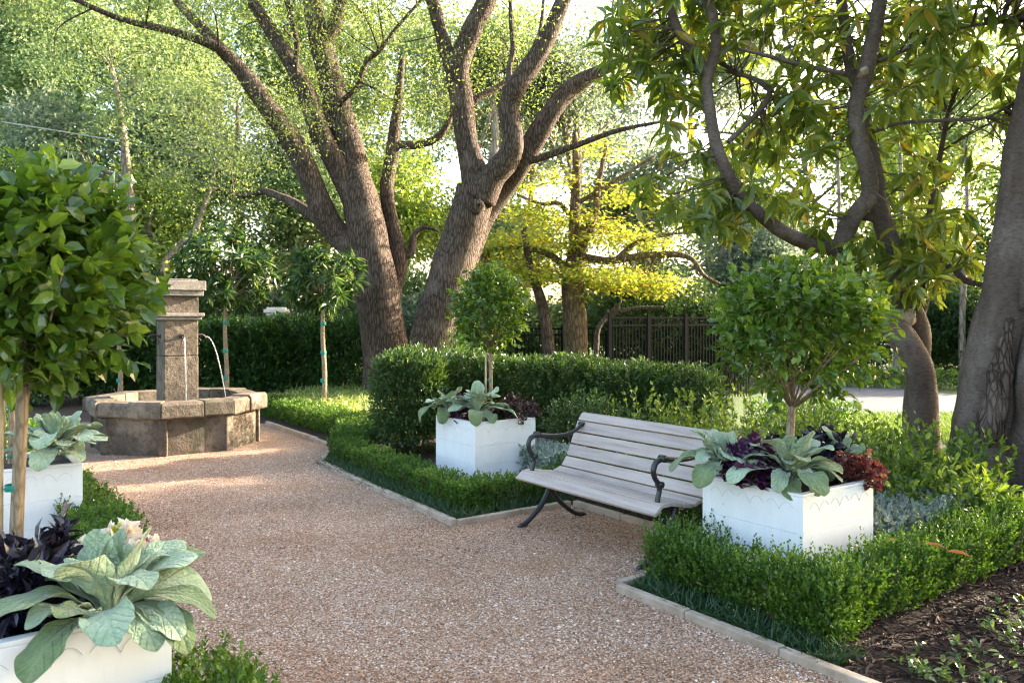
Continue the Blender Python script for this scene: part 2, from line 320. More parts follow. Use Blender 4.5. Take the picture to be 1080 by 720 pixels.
class MB:
    """collects shapes, links them as one mesh object"""
    def __init__(s): s.V = []; s.B = {}; s.n = 0; s.r = []; s.uv = []
    def add(s, V, faces, rnd=None, uv=None):
        V = np.asarray(V, float)
        for f in faces: s.B.setdefault(len(f), []).append([i+s.n for i in f])
        s.V.append(V); s.n += len(V)
        s.r.append(np.full(len(V), .5 if rnd is None else rnd)); s.uv.append(np.zeros((len(V), 2)) if uv is None else uv)
    def box(s, c, size, ax=None, ay=None, az=None):
        ax = np.array([1., 0, 0]) if ax is None else np.asarray(ax, float); ay = np.array([0, 1., 0]) if ay is None else np.asarray(ay, float); az = np.array([0, 0, 1.]) if az is None else np.asarray(az, float)
        V = [np.asarray(c, float)+ax*size[0]*.5*i+ay*size[1]*.5*j+az*size[2]*.5*k for i in (-1, 1) for j in (-1, 1) for k in (-1, 1)]
        s.add(V, [(0, 1, 3, 2), (4, 6, 7, 5), (0, 4, 5, 1), (2, 3, 7, 6), (0, 2, 6, 4), (1, 5, 7, 3)])
    def tube(s, P, r, n=8, rough=0, seed=0, sub=1):
        P = np.asarray(P, float); r = np.asarray(r, float)*np.ones(len(P))
        if sub > 1 and len(P) > 2: P, r = smooth_path(P, r, sub)
        T = np.gradient(P, axis=0); T /= np.linalg.norm(T, axis=1)[:, None]+1e-9
        a = np.array([0, 0, 1.]) if abs(T[0][2]) < .9 else np.array([1., 0, 0])
        u = np.cross(T[0], a); u /= np.linalg.norm(u)
        ph = np.arange(n)*2*math.pi/n; V = []
        rg = np.random.default_rng(seed); k1, k2, k3 = rg.uniform(0, 6, 3)
        for i in range(len(P)):
            u = u-T[i]*u.dot(T[i]); u /= np.linalg.norm(u)+1e-9; w = np.cross(T[i], u)
            rr = r[i]*np.ones(n)
            if rough: rr = rr*(1+rough*(np.sin(3*ph+k1+i*.25)*.5+np.sin(5*ph+k2-i*.33)*.35+np.sin(2*ph+k3+i*.6)*.4+.3*math.sin(i*1.1+k1)))
            V.append(P[i]+np.cos(ph)[:, None]*u*rr[:, None]+np.sin(ph)[:, None]*w*rr[:, None])
        m = len(P); Fq = [(i*n+j, i*n+(j+1) % n, (i+1)*n+(j+1) % n, (i+1)*n+j) for i in range(m-1) for j in range(n)]
        Fq += [tuple(range(n))[::-1], tuple((m-1)*n+j for j in range(n))]
        s.add(np.concatenate(V), Fq)
    def prism(s, poly, z0, z1):
        n = len(poly); V = [(p[0], p[1], z0) for p in poly]+[(p[0], p[1], z1) for p in poly]
        s.add(V, [tuple(range(n))[::-1], tuple(range(n, 2*n))]+[(i, (i+1) % n, n+(i+1) % n, n+i) for i in range(n)])
    def ring(s, prof, n, rot=0, c=(0, 0, 0)):
        """prof: list of (apothem radius, z): n-sided rings joined"""
        V = []
        for rr, z in prof:
            q = rr/math.cos(math.pi/n)
            for j in range(n):
                t = rot+(j+.5)*2*math.pi/n; V.append((c[0]+q*math.cos(t), c[1]+q*math.sin(t), c[2]+z))
        s.add(V, [(i*n+j, i*n+(j+1) % n, (i+1)*n+(j+1) % n, (i+1)*n+j) for i in range(len(prof)-1) for j in range(n)])
    def build(s, name, mat, parent=None, smooth=False, bevel=0, seg=2):
        V = np.concatenate(s.V)
        me = np_mesh(name, V, [np.array(b) for b in s.B.values()], np.concatenate(s.r), smooth, np.concatenate(s.uv))
        o = link(name, me, parent, mat)
        if bevel:
            b = o.modifiers.new('bevel', 'BEVEL'); b.width = bevel; b.segments = seg; b.limit_method = 'ANGLE'; b.angle_limit = R(40)
        return o
def smooth_path(P, r, sub):
    n = len(P); Q = []; q = []
    for i in range(n-1):
        p0, p1, p2, p3 = P[max(i-1, 0)], P[i], P[i+1], P[min(i+2, n-1)]
        for k in range(sub):
            t = k/sub; Q.append(.5*((2*p1)+(-p0+p2)*t+(2*p0-5*p1+4*p2-p3)*t*t+(-p0+3*p1-3*p2+p3)*t**3)); q.append(r[i]*(1-t)+r[i+1]*t)
    Q.append(P[-1]); q.append(r[-1]); return np.array(Q), np.array(q)

# ------------------------------------------------------------------ leaves
T4 = (np.array([(0, 0, 0), (.42, .5, .07), (1, 0, -.04), (.42, -.5, .07)]), [np.array([(0, 1, 2), (0, 2, 3)])])
TQ = (np.array([(0, 0, 0), (.45, .5, .05), (1, 0, -.06), (.45, -.5, .05)]), [np.array([(0, 1, 2, 3)])])
T8 = (np.array([(0, 0, 0), (.30, 0, 0), (.65, 0, -.04), (1, 0, -.16), (.26, .40, .09), (.62, .46, .05), (.26, -.40, .09), (.62, -.46, .05)]),
      [np.array([(0, 1, 4), (2, 3, 5), (0, 6, 1), (7, 3, 2)]), np.array([(1, 2, 5, 4), (6, 7, 2, 1)])])
def _lobe():
    V = [(.42, 0, -.06)]; k = 11
    for i in range(k):
        t = math.pi*2*i/k; r = .5*(1+.16*(-1)**i)
        V.append((.5-r*math.cos(t), r*math.sin(t), .10*(-1)**i+.05*math.sin(2.3*i)))
    V[1] = (.12, 0, 0)
    return np.array(V), [np.array([(0, 1+i, 1+(i+1) % k) for i in range(k)])]
TL = _lobe()
TB = (np.array([(0, .5, 0), (0, -.5, 0), (.5, .42, .12), (.5, -.42, .12), (1, 0, -.05)]), [np.array([(0, 1, 3, 2)]), np.array([(2, 3, 4)])])   # a grass blade
def nrm(A): return A/(np.linalg.norm(A, axis=-1, keepdims=True)+1e-9)
def leafmesh(name, P, D, L, W, tm, rng, up=.6, rnd=None, smooth=False):
    n = len(P); D = nrm(D); L = np.ones(n)*L; W = np.ones(n)*W
    U = nrm(rng.normal(size=(n, 3)))*(1-up)+np.array([0, 0, up])
    Y = nrm(np.cross(U, D)); Z = np.cross(D, Y)
    tv, tb = tm; k = len(tv)
    V = P[:, None, :]+L[:, None, None]*(tv[None, :, 0:1]*D[:, None, :]+tv[None, :, 2:3]*Z[:, None, :])+W[:, None, None]*tv[None, :, 1:2]*Y[:, None, :]
    off = (np.arange(n)*k)[:, None, None]
    bl = [(b[None]+off).reshape(-1, b.shape[1]) for b in tb]
    rnd = rng.random(n) if rnd is None else np.clip(rnd, 0, 1)
    return np_mesh(name, V.reshape(-1, 3), bl, np.repeat(rnd, k), smooth)
def leaves(name, P, D, L, W, tm, mat, parent, rng, up=.6, rnd=None, smooth=False):
    return link(name, leafmesh(name, P, D, L, W, tm, rng, up, rnd, smooth), parent, mat)
def lump(P, sc, seed):
    g = np.random.default_rng(seed); s = 0
    for i in range(5):
        k = g.normal(size=3)*sc; s = s+np.sin(P@k+g.uniform(0, 6.28))
    return s/5
def shoots(P0, Dr, ln, k, rng, opening=55, start=.15):
    """k leaves set along each shoot; returns leaf bases, directions, height along the shoot"""
    n = len(P0); Dr = nrm(Dr); ln = np.ones(n)*ln
    a = nrm(np.cross(Dr, rng.normal(size=(n, 3)))); b = np.cross(Dr, a)
    t = np.linspace(start, 1, k)[None, :]+rng.normal(size=(n, k))*.03
    ang = np.arange(k)[None, :]*math.pi*.5+np.where(np.arange(k) % 2, 0, math.pi)[None, :]*1+(np.arange(k)//2)[None, :]*math.pi/2+rng.normal(size=(n, k))*.35
    op = np.radians(opening*(1-.45*t)+rng.normal(size=(n, k))*10)
    P = P0[:, None]+Dr[:, None]*(ln[:, None]*t)[..., None]
    rad = np.cos(ang)[..., None]*a[:, None]+np.sin(ang)[..., None]*b[:, None]
    D = Dr[:, None]*np.cos(op)[..., None]+rad*np.sin(op)[..., None]
    return P.reshape(-1, 3), D.reshape(-1, 3), np.clip(t, 0, 1).reshape(-1)
def sphere_pts(n, rng): return nrm(rng.normal(size=(n, 3)))

# ------------------------------------------------------------------ plant builders
def hedge(name, a0, b0, a1, b1, width, height, label, group, seed, dens=1.0, L=.025, mat='box', cat='hedge', skirt=.05):
    """a clipped hedge from garden point (a0,b0) to (a1,b1): stems and leafy shoots"""
    rng = np.random.default_rng(seed)
    p0, p1 = G(a0, b0), G(a1, b1); dv = p1-p0; ln = np.linalg.norm(dv); dv /= ln; sd = np.array([-dv[1], dv[0], 0])
    root = thing(name, (p0+p1)/2, label, cat, group); c0 = (p0+p1)/2
    n = int(900*dens*(ln*(width+2*height)+2*width*height)/(L/.021)**1.15)
    u = rng.random(n); s = rng.random(n)*ln
    tot = width+2*height
    sec = rng.random(n)*tot
    q = np.zeros(n); z = np.zeros(n); nx = np.zeros((n, 3))
    top = sec < width; q[top] = sec[top]-width/2; z[top] = height; nx[top] = (0, 0, 1)
    for sg, m in ((1, (sec >= width) & (sec < width+height)), (-1, sec >= width+height)):
        h = (sec[m]-width) % height; q[m] = sg*width/2; z[m] = skirt+(height-skirt)*h/height; nx[m] = sg*sd
    ends = rng.random(n) < width*2/(2*ln+2*width)
    e1 = ends & (rng.random(n) < .5); e0 = ends & ~e1
    for m, sv, sg in ((e0, 0., -1), (e1, ln, 1)):
        k = m.sum(); s[m] = sv; q[m] = (rng.random(k)-.5)*width; z[m] = skirt+rng.random(k)*(height-skirt); nx[m] = sg*dv
    # separate bushes along the run, uneven tops, tucked in near the ground
    ph = rng.uniform(0, 6.28); w = np.sin(math.pi*s/.29+ph+.5*np.sin(s*2.3))
    gap = .035*(1-np.abs(w))
    inn = rng.exponential(.022, n)
    q -= np.sign(q)*(inn+gap+.05*(1-z/height)**2)*(np.abs(nx@sd) > .5)
    hz = height*(1+.07*np.sin(s*9+ph)+.05*np.sin(s*23+1))-.03*(1-np.abs(w))
    z = np.where(nx[:, 2] > .5, hz-inn, np.minimum(z, hz))
    P = (dv*(s-ln/2)[:, None]+sd*q[:, None]); P[:, 2] = z-.05
    Dr = nx*.42+np.array([0, 0, .95])+rng.normal(size=(n, 3))*.30
    sl = rng.uniform(.05, .105, n)*(L/.021)**.6*(1 if .0245 < L < .026 else .62)
    if L < .026 and L > .0245: sl += np.where((nx[:, 2] > .5) & (rng.random(n) < .22), rng.uniform(.02, .08, n), 0)
    K = 9
    LP, LD, lt = shoots(P, Dr, sl, K, rng, 58)
    hue = np.repeat(rng.random(n), K)
    rn = .12+.42*hue*rng.random(len(lt))+.38*lt*hue+.1*rng.normal(size=len(lt))
    ls = L*rng.uniform(.75, 1.2, len(lt))*(1.1-.35*lt)
    # inside leaves
    m = int(n*2.0); IP = dv*((rng.random(m)-.5)*(ln-.06))[:, None]+sd*((rng.random(m)-.5)*(width-.08))[:, None]; IP[:, 2] = skirt+rng.random(m)*(height-.06-skirt)
    ID = rng.normal(size=(m, 3))+np.array([0, 0, .4])
    P2 = np.concatenate([LP, IP]); D2 = np.concatenate([LD, ID])
    leaves('foliage', P2, D2, np.concatenate([ls, np.full(m, L*1.25)]), np.concatenate([ls*.66, np.full(m, L*.8)]), T4, M[mat], root, rng, .5, np.concatenate([rn, rng.random(m)*.4]))
    st = MB()
    for i in range(int(ln/.05)):
        s0 = (rng.random()-.5)*ln; q0 = (rng.random()-.5)*width*.6
        b = dv*s0+sd*q0; t = b+dv*rng.normal()*.08+sd*(q0*.7+rng.normal()*.06)+np.array([0, 0, height*.9])
        st.tube([b, (b+t)/2+rng.normal(size=3)*.01, t], [.006, .004, .002], 4)
    st.build('stems', M['twig'], root)
    return root

def shrub(loc, rx, ry, hh, label, group, seed, mat='shrub', L=.045, n=500, k=8, up=.6, name='shrub', cat='shrub', ratio=.42, upright=.5, tm=T4, sl=(.10, .2), wob=.14, square=1.):
    rng = np.random.default_rng(seed); root = thing(name, loc, label, cat, group)
    d = sphere_pts(n, rng); d[:, 2] = np.where(d[:, 2] < -.55, -d[:, 2], d[:, 2]); 
    if square != 1: d = np.sign(d)*np.abs(d)**square; d *= (.5+.5/np.abs(d).max(axis=1, keepdims=True))*.93
    rr = (1-rng.exponential(.10, n)).clip(.25, 1)*(1+wob*lump(d, 2.6, seed))
    P = d*rr[:, None]*np.array([rx, ry, hh*.56]); P[:, 2] += hh*.48; P[:, 2] = np.maximum(P[:, 2], .06)
    ln = rng.uniform(*sl, n); Dr = d+np.array([0, 0, upright])+rng.normal(size=(n, 3))*.35
    LP, LD, lt = shoots(P-nrm(Dr)*ln[:, None]*.7, Dr, ln, k, rng, 62)
    hue = np.repeat(rng.random(n)**1.4, k)
    m = n*5; IP = sphere_pts(m, rng)*(rng.random((m, 1))**.45)*np.array([rx, ry, hh*.56])*.92; IP[:, 2] = np.maximum(IP[:, 2]+hh*.48, .05)
    LP = np.concatenate([LP, IP]); LD = np.concatenate([LD, rng.normal(size=(m, 3))+np.array([0, 0, .3])]); rn = np.concatenate([.08+.55*hue*rng.random(len(lt))+.35*lt*hue, .5*rng.random(m)]); kk = len(LP)
    leaves('foliage', LP, LD, L*rng.uniform(.7, 1.2, kk), L*ratio*rng.uniform(.85, 1.15, kk), tm, M[mat], root, rng, up, rn)
    st = MB()
    for i in range(9):
        a = rng.uniform(0, 6.28); t = np.array([math.cos(a)*rx*.6, math.sin(a)*ry*.6, hh*.75]); b = t*np.array([.12, .12, 0])
        st.tube([b, t*.55+rng.normal(size=3)*.03, t], [.014, .009, .004], 5)
    st.build('stems', M['twig'], root)
    return root

def upright_shrub(loc, r, hh, label, group, seed, mat='garden', n=46, L=.085):
    """many leafy upright stems from the ground"""
    rng = np.random.default_rng(seed); root = thing('leafy_shrub', loc, label, 'shrub', group)
    a = rng.uniform(0, 6.28, n); q = np.sqrt(rng.random(n))*r
    P = np.stack([np.cos(a)*q, np.sin(a)*q, np.zeros(n)+.03], 1)
    Dr = np.stack([np.cos(a)*q*.35/r, np.sin(a)*q*.35/r, np.ones(n)], 1)+rng.normal(size=(n, 3))*.10
    ln = hh*rng.uniform(.62, 1.08, n)*(1-.25*(q/r)**2)
    k = 22
    LP, LD, lt = shoots(P, Dr, ln, k, rng, 68, .22)
    hue = np.repeat(rng.random(n), k)
    leaves('foliage', LP, LD, L*rng.uniform(.7, 1.15, len(lt))*(1.1-.3*lt), L*.38*rng.uniform(.85, 1.2, len(lt)), T8 if loc[1] < 7.2 else T4, M[mat], root, rng, .55, .05+.45*hue+.45*(lt > .85)*rng.random(len(lt))+.12*rng.normal(size=len(lt)))
    st = MB()
    for i in range(n): st.tube([P[i], P[i]+nrm(Dr[i])*ln[i]*.98], [.005, .002], 4)
    st.build('stems', M['stem'], root)
    return root

def felt_leaf(mb, base, az, e0, ln, wd, curl, rng, twist=0.):
    nu, nv = 19, 11
    t = np.linspace(0, 1, nu); el = R(e0)-R(curl)*t**1.25
    ds = ln/(nu-1); h = np.concatenate([[0], np.cumsum(np.cos(el[:-1])*ds)]); z = np.concatenate([[0], np.cumsum(np.sin(el[:-1])*ds)])
    hd = np.array([math.cos(az), math.sin(az), 0]); sd0 = np.array([-math.sin(az), math.cos(az), 0])
    bend = rng.normal()*.10
    w = np.where(t < .16, .10+.3*t, 0)+np.where(t >= .16, (np.clip((t-.12)/.88, 0, 1)**.75)*(np.clip(1.0-t, 0, 1)**.48)*1.78, 0)
    w = np.clip(w, .06, None)*wd*.5; w[-1] = wd*.03
    s = np.linspace(-1, 1, nv); V = []; UV = []; p1, p2 = rng.uniform(0, 6.28, 2); fold = rng.uniform(.12, .38); ruf = rng.uniform(.14, .30)
    for i in range(nu):
        c = base+hd*h[i]+sd0*bend*ln*t[i]**2+np.array([0, 0, z[i]])
        nz = -hd*math.sin(el[i])+np.array([0, 0, math.cos(el[i])])
        tw = twist*t[i]; sd = sd0*math.cos(tw)+nz*math.sin(tw); nn = nz*math.cos(tw)-sd0*math.sin(tw)
        edge = 1+.08*np.sin(t[i]*34+p2+s*2)*np.abs(s)**3
        up = fold*np.abs(s)**1.5*w[i]*(1-.9*t[i])+ruf*w[i]*np.sin(t[i]*13+np.sign(s)*p1+p2)*np.abs(s)**2.2-.10*w[i]*np.sin(np.abs(s)*math.pi)*np.sin(t[i]*math.pi)
        V.append(c+sd[None]*(s*w[i]*edge)[:, None]+nn[None]*up[:, None])
        UV.append(np.stack([.5+.5*s*(w[i]/(wd*.5)), np.full(nv, t[i])], 1))
    Fq = [(i*nv+j, i*nv+j+1, (i+1)*nv+j+1, (i+1)*nv+j) for i in range(nu-1) for j in range(nv-1)]
    mb.add(np.concatenate(V), Fq, None, np.concatenate(UV))

def silver_plant(loc, size, n, label, seed, extra=(), az0=0., lean=None):
    """a rosette of large felted leaves; each leaf is bent and ruffled on its own"""
    rng = np.random.default_rng(seed); root = thing('silver_leaf_plant', loc, label, 'plant', 'silver felt-leaved plants in the white boxes')
    lower, upper = [], []
    for i in range(n):
        f = i/(n-1); az = az0+i*2.39996+rng.normal()*.18
        ln = size*(.52+.56*f**.8)*rng.uniform(.72, 1.2); e0 = 86-50*f+rng.normal()*14; curl = 42+58*f+rng.normal()*28
        (upper if f < .72 or rng.random() < .45 else lower).append((np.array([math.cos(az), math.sin(az), 0])*.012*(1+2*f)+np.array([0, 0, .05*(1-f)]), az, e0, ln, ln*rng.uniform(.47, .62), curl, rng.normal()*.35))
    lower += list(extra)
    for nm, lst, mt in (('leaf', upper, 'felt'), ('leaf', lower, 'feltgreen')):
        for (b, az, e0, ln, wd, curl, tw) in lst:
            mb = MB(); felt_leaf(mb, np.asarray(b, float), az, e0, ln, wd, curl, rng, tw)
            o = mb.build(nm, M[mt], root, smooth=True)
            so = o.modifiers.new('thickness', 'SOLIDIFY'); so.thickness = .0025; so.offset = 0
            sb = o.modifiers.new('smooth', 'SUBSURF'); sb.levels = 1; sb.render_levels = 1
    st = MB(); st.tube([(0, 0, -.03), (0, 0, .06)], [.02, .012], 8); st.build('crown_stem', M['stem'], root)
    return root

def mound(name, loc, rx, hh, n, L, W, tm, mat, label, cat, seed, k=6, sl=(.08, .16), group=None, ry=None, up=.5, opening=62):
    """small bushy planter plant: shoots rising from one crown"""
    rng = np.random.default_rng(seed); root = thing(name, loc, label, cat, group); ry = ry or rx
    d = sphere_pts(n, rng); d[:, 2] = np.abs(d[:, 2])*1.0-.12
    tip = d*np.array([rx, ry, hh])*(.55+.45*rng.random((n, 1))**.5); ln = rng.uniform(*sl, n)
    Dr = d+np.array([0, 0, .45])+rng.normal(size=(n, 3))*.3
    LP, LD, lt = shoots(tip-nrm(Dr)*ln[:, None], Dr, ln, k, rng, opening)
    LD[:, 2] -= .25*rng.random(len(LD))
    leaves('foliage', LP, LD, L*rng.uniform(.65, 1.2, len(lt)), W*rng.uniform(.8, 1.2, len(lt)), tm, M[mat], root, rng, up, rng.random(len(lt))*.6+.4*lt*rng.random(len(lt)))
    st = MB()
    for i in range(0, n, 3): st.tube([(0, 0, -.02), tip[i]*.5+np.array([0, 0, .02]), tip[i]], [.004, .003, .002], 4)
    st.build('stems', M['stem'], root)
    return root

def topiary(loc, ztr, cz, rx, rz, label, seed, n, L, top=0., lowgap=.0, stake=True, lean=(0, 0), tr=.018):
    """standard tree: bare trunk with ties, round head of glossy leaves. loc = trunk foot"""
    rng = np.random.default_rng(seed); root = thing('standard_tree', loc, label, 'tree', 'round-headed standard trees in the white boxes')
    hc = np.array([lean[0], lean[1], cz-loc[2]])
    tb = MB(); zt = ztr-loc[2]
    tb.tube([(0, 0, -.06), (0, 0, 0), hc*np.array([.1, .1, 0])+np.array([.006, 0, zt*.5]), hc*np.array([.35, .35, 0])+np.array([0, 0, zt])], [tr*1.15, tr*1.1, tr, tr*.95], 10, .06, seed, 4)
    T = hc*np.array([.35, .35, 0])+np.array([0, 0, zt-.01])
    trunk = tb.build('trunk', M['barkyoung'], root, smooth=True)
    br = MB()
    d = sphere_pts(n, rng)
    d[:, 2] = np.where((d[:, 2] < -.35) & (rng.random(n) < lowgap), -d[:, 2], d[:, 2])
    for i in range(20):
        e = hc+d[i]*np.array([rx, rx, rz])*.85; m = T*.5+e*.5+rng.normal(size=3)*.03*rx
        br.tube([T, m, e], [tr*.38, tr*.2, .002], 5)
    br.build('branches', M['barkyoung'], root, smooth=True)
    rr = (1-rng.exponential(.16, n)).clip(.10, 1)*(1+.13*lump(d, 2.4, seed)+.05*rng.normal(size=n))
    rr = rr*np.where(rng.random(n) < .10, rng.uniform(1.05, 1.24, n), 1); P = d*rr[:, None]*np.array([rx, rx, rz]); P += hc; P[:, 2] -= .0
    ln = rng.uniform(.09, .2, n)*L/.055; Dr = d*.9+np.array([0, 0, .45])+rng.normal(size=(n, 3))*.4
    k = 8
    LP, LD, lt = shoots(P-nrm(Dr)*(ln*.75)[:, None], Dr, ln, k, rng, 66)
    LD[:, 2] -= rng.random(len(LD))*.35
    fresh = np.repeat((rng.random(n) < .16)*1., k)
    rn = .05+.6*rng.random(len(lt))*(.6+.4*np.repeat(rng.random(n), k))+fresh*.4*lt
    leaves('crown', LP, LD, L*rng.uniform(.65, 1.2, len(lt))*(1.05-.25*lt), L*.47*rng.uniform(.85, 1.15, len(lt)), T8, M['topiary'], root, rng, .5, rn, smooth=False)
    for zz in (.05, zt*.55):
        t = MB(); w = tr*1.6
        t.tube([(-.035 if stake else 0, .0, zz-.008), (-.02 if stake else 0, 0, zz), (0, 0, zz)], [tr*.1]*3, 4)
        t.ring([(tr*1.18, zz-.011), (tr*1.22, zz), (tr*1.18, zz+.011)], 12)
        t.build('tie', M['tie'], trunk)
    if stake:
        s = MB(); s.tube([(-.045, -.004, -.06), (-.042, -.004, zt*1.25)], [.011, .010], 8, .04, 3, 4); s.build('stake', M['stake'], root, smooth=True)
    return root

def crown_cloud(rng, lobes, ncl, per, sg, gate=0., seed=0, flat=.7, shell=.5):
    tot = np.array([l[1][0]*l[1][1]+l[1][0]*l[1][2] for l in lobes]); pick = rng.choice(len(lobes), ncl*3, p=tot/tot.sum())
    C = np.array([l[0] for l in lobes])[pick]; Rr = np.array([l[1] for l in lobes])[pick]
    d = sphere_pts(len(pick), rng); q = rng.random(len(pick))**(1/3)*(1-shell)+shell*(1-.15*rng.random(len(pick)))
    P = C+d*q[:, None]*Rr*(1+.18*lump(d, 2.5, seed+5))[:, None]
    keep = lump(P, 1.1, seed+1)+.25*rng.normal(size=len(P)) > gate-.35
    P = P[keep][:ncl]
    n = len(P); off = rng.normal(size=(n, per, 3))*np.array([1, 1, flat])*(sg*rng.uniform(.45, 1.5, n))[:, None, None]
    L = (P[:, None]+off).reshape(-1, 3); D = (off+rng.normal(size=off.shape)*sg*.9+np.array([0, 0, -.25])*sg).reshape(-1, 3)
    return P, L, D, np.repeat(rng.random(n), per)

def bg_tree(x, y, d, wpx, hpx, mat, label, seed, ncl=230, per=60, L=.13, trunk=True, tw=.22, name='broadleaf_tree', ratio=.5, lobes_n=17, gate=0., bark='barkbg', base_z=0, group='trees behind the garden', sg=.34):
    """tree seen centred at pixel (x,y) from the garden, standing d metres away"""
    rng = np.random.default_rng(seed); c = px(x, y, d); rx, rz = wpx/2*d/F, hpx/2*d/F
    foot = np.array([c[0]+rng.normal()*.3, c[1], base_z]); root = thing(name, foot, label, 'tree', group)
    lobes = []
    for i in range(lobes_n):
        q = sphere_pts(1, rng)[0]*np.array([rx, rx*.8, rz])*rng.uniform(.35, .75)
        lobes.append((c-foot+q, np.array([rx*.34, rx*.32, rz*.33])*rng.uniform(.6, 1.25)))
    P, LP, LD, hue = crown_cloud(rng, lobes, ncl, per, sg, gate, seed)
    LP[:, 2] = np.maximum(LP[:, 2], .1)
    leaves('crown', LP, LD, L*rng.uniform(.7, 1.25, len(LP)), L*ratio, TQ, M[mat], root, rng, .45, .75*hue+.3*rng.random(len(LP))-.03)
    tb = MB(); top = c-foot+np.array([0, 0, rz*.5]); zb = np.array([0, 0, top[2]])
    if trunk:
        pts = [np.zeros(3), zb*.33+rng.normal(size=3)*.15*np.array([1, 1, 0]), zb*.66+(top-zb)*.5+rng.normal(size=3)*.25*np.array([1, 1, 0]), top]
        tb.tube(pts, [tw*1.25, tw, tw*.75, tw*.25], 10, .06, seed, 5)
        for i in range(14):
            e = P[rng.integers(len(P))]; t = rng.uniform(.35, .85); b = np.array(pts[1])*(1-t)+np.array(pts[3])*t
            tb.tube([b, b*.5+e*.5+np.array([0, 0, rz*.06])+rng.normal(size=3)*.2, e], [tw*.42, tw*.26, tw*.06], 6, .05, i, 4)
        tb.build('trunk', M[bark], root, smooth=True)
    return root

def slim_tree(x, ytop, ybot, yfoot, d, wpx, label, seed, n=70, L=.21):
    """young tree on a thin stem with rosettes of narrow leaves"""
    rng = np.random.default_rng(seed); foot = atd(x, d, 0); root = thing('young_tree', foot, label, 'tree', 'young narrow-leaved trees behind the fountain')
    zt = H-(ytop-HY)*d/F; zb = H-(ybot-HY)*d/F; hz = (zt-zb)/2; hx = wpx/2*d/F; c = np.array([0, 0, (zt+zb)/2])
    tb = MB(); tb.tube([(0, 0, 0), (.02, 0, zb*.4), (-.01, 0, zb*.8), (.01, 0, c[2])], [.045, .04, .036, .02], 8, .05, seed, 4); trunk = tb.build('trunk', M['barkyoung'], root, smooth=True)
    d3 = sphere_pts(n, rng); tip = c+d3*np.array([hx, hx, hz])*(.5+.5*rng.random((n, 1))**.6)
    br = MB()
    for i in range(0, n, 4): br.tube([np.array([0, 0, zb+.25*hz]), (tip[i]+np.array([0, 0, zb+.5*hz]))*.5, tip[i]], [.012, .008, .003], 4)
    br.build('branches', M['barkyoung'], root)
    k = 16; dr = nrm(d3+np.array([0, 0, .5])); a = rng.uniform(0, 6.28, (n, k)); u = nrm(np.cross(dr, rng.normal(size=(n, 3)))); w = np.cross(dr, u)
    op = np.radians(rng.uniform(35, 105, (n, k)))
    D = dr[:, None]*np.cos(op)[..., None]+(u[:, None]*np.cos(a)[..., None]+w[:, None]*np.sin(a)[..., None])*np.sin(op)[..., None]
    D[..., 2] -= .25
    P = np.repeat(tip[:, None], k, 1)-dr[:, None]*(rng.random((n, k))*.10)[..., None]
    leaves('crown', P.reshape(-1, 3), D.reshape(-1, 3), L*rng.uniform(.7, 1.2, n*k), L*.22, T8, M['slim'], root, rng, .5)
    for zz in (zb*.35, zb*.62, zb*.9):
        t = MB(); t.ring([(.046, zz-.03), (.048, zz), (.046, zz+.03)], 10); t.build('tie', M['tie'], trunk)
    return root

def limb(mb, pts, dd=0, n=12, rough=.07, seed=0, sub=5):
    """pts: (x, y, width in px, depth)"""
    P = [px(p[0], p[1], p[3]) for p in pts]; r = [p[2]*.5*p[3]/F for p in pts]
    mb.tube(P, r, n, rough, seed, sub); return np.array(P)

# ================================================================== the place
build_materials()
def flat(name, poly, z, mat, label):
    mb = MB(); V = [(p[0], p[1], z) for p in poly]; mb.add(V, [tuple(range(len(V)))])
    return tag(mb.build(name, M[mat]), label, 'ground', None, 'structure')
# --- ground sheets
flat('ground', [(-400, -100), (400, -100), (400, 600), (-400, 600)], 0, 'lawn', 'mown green lawn reaching back between the trees')
flat('planting_bed', [G(-8, -3), G(9, -3), G(9.2, 4.2), G(7.5, 6.6), G(7.2, 9.5), G(7.5, 15), G(5, 20), G(-4, 17.5), G(-8, 15)], .004, 'soil', 'dark mulched garden bed around the gravel path')
C = px(187, 400, 10.2); C[2] = 0                              # fountain centre
ca, cb = C@VX, C@UX
path = [G(-.6, -3), G(3.25, -3), G(3.25, 3.44), G(4.45, 3.44), G(4.45, 5.25), G(3.25, 5.25), G(3.45, 8.3), G(4.05, 9.35), G(4.12, 12.0), G(3.5, 12.7), G(1.7, 12.7), G(1.0, 12.0), G(1.0, 9.4), G(1.15, 8.3), G(1.15, 5.2), G(.1, 5.2), G(.1, 3.4), G(1.15, 3.4), G(1.15, 1.5), G(-.6, 1.5)]
flat('gravel_path', path, .008, 'gravel', 'pinkish pea gravel path leading to the fountain')
near = gp(855, 437); 
drive = [gp(845, 404), gp(900, 408.5), gp(960, 411), gp(1020, 418), gp(1120, 432), gp(1500, 470), gp(1900, 540), gp(1500, 560), gp(1250, 505), gp(1100, 462), gp(1010, 447), gp(960, 442), gp(890, 434), gp(800, 424)]
flat('driveway', drive, .010, 'asphalt', 'grey asphalt driveway curving past the right-hand trees')
flat('street', [atd(-300, 21), atd(470, 21), atd(640, 26), atd(640, 31), atd(300, 27), atd(-400, 27)], .010, 'street', 'pale sunlit street behind the dark rear hedge')

rng = np.random.default_rng(11)
def in_poly(P, poly):
    x, y = P[:, 0], P[:, 1]; ins = np.zeros(len(P), bool); n = len(poly)
    for i in range(n):
        x0, y0 = poly[i][:2]; x1, y1 = poly[(i+1) % n][:2]
        c = ((y0 > y) != (y1 > y)) & (x < (x1-x0)*(y-y0)/(y1-y0+1e-12)+x0); ins ^= c
    return ins
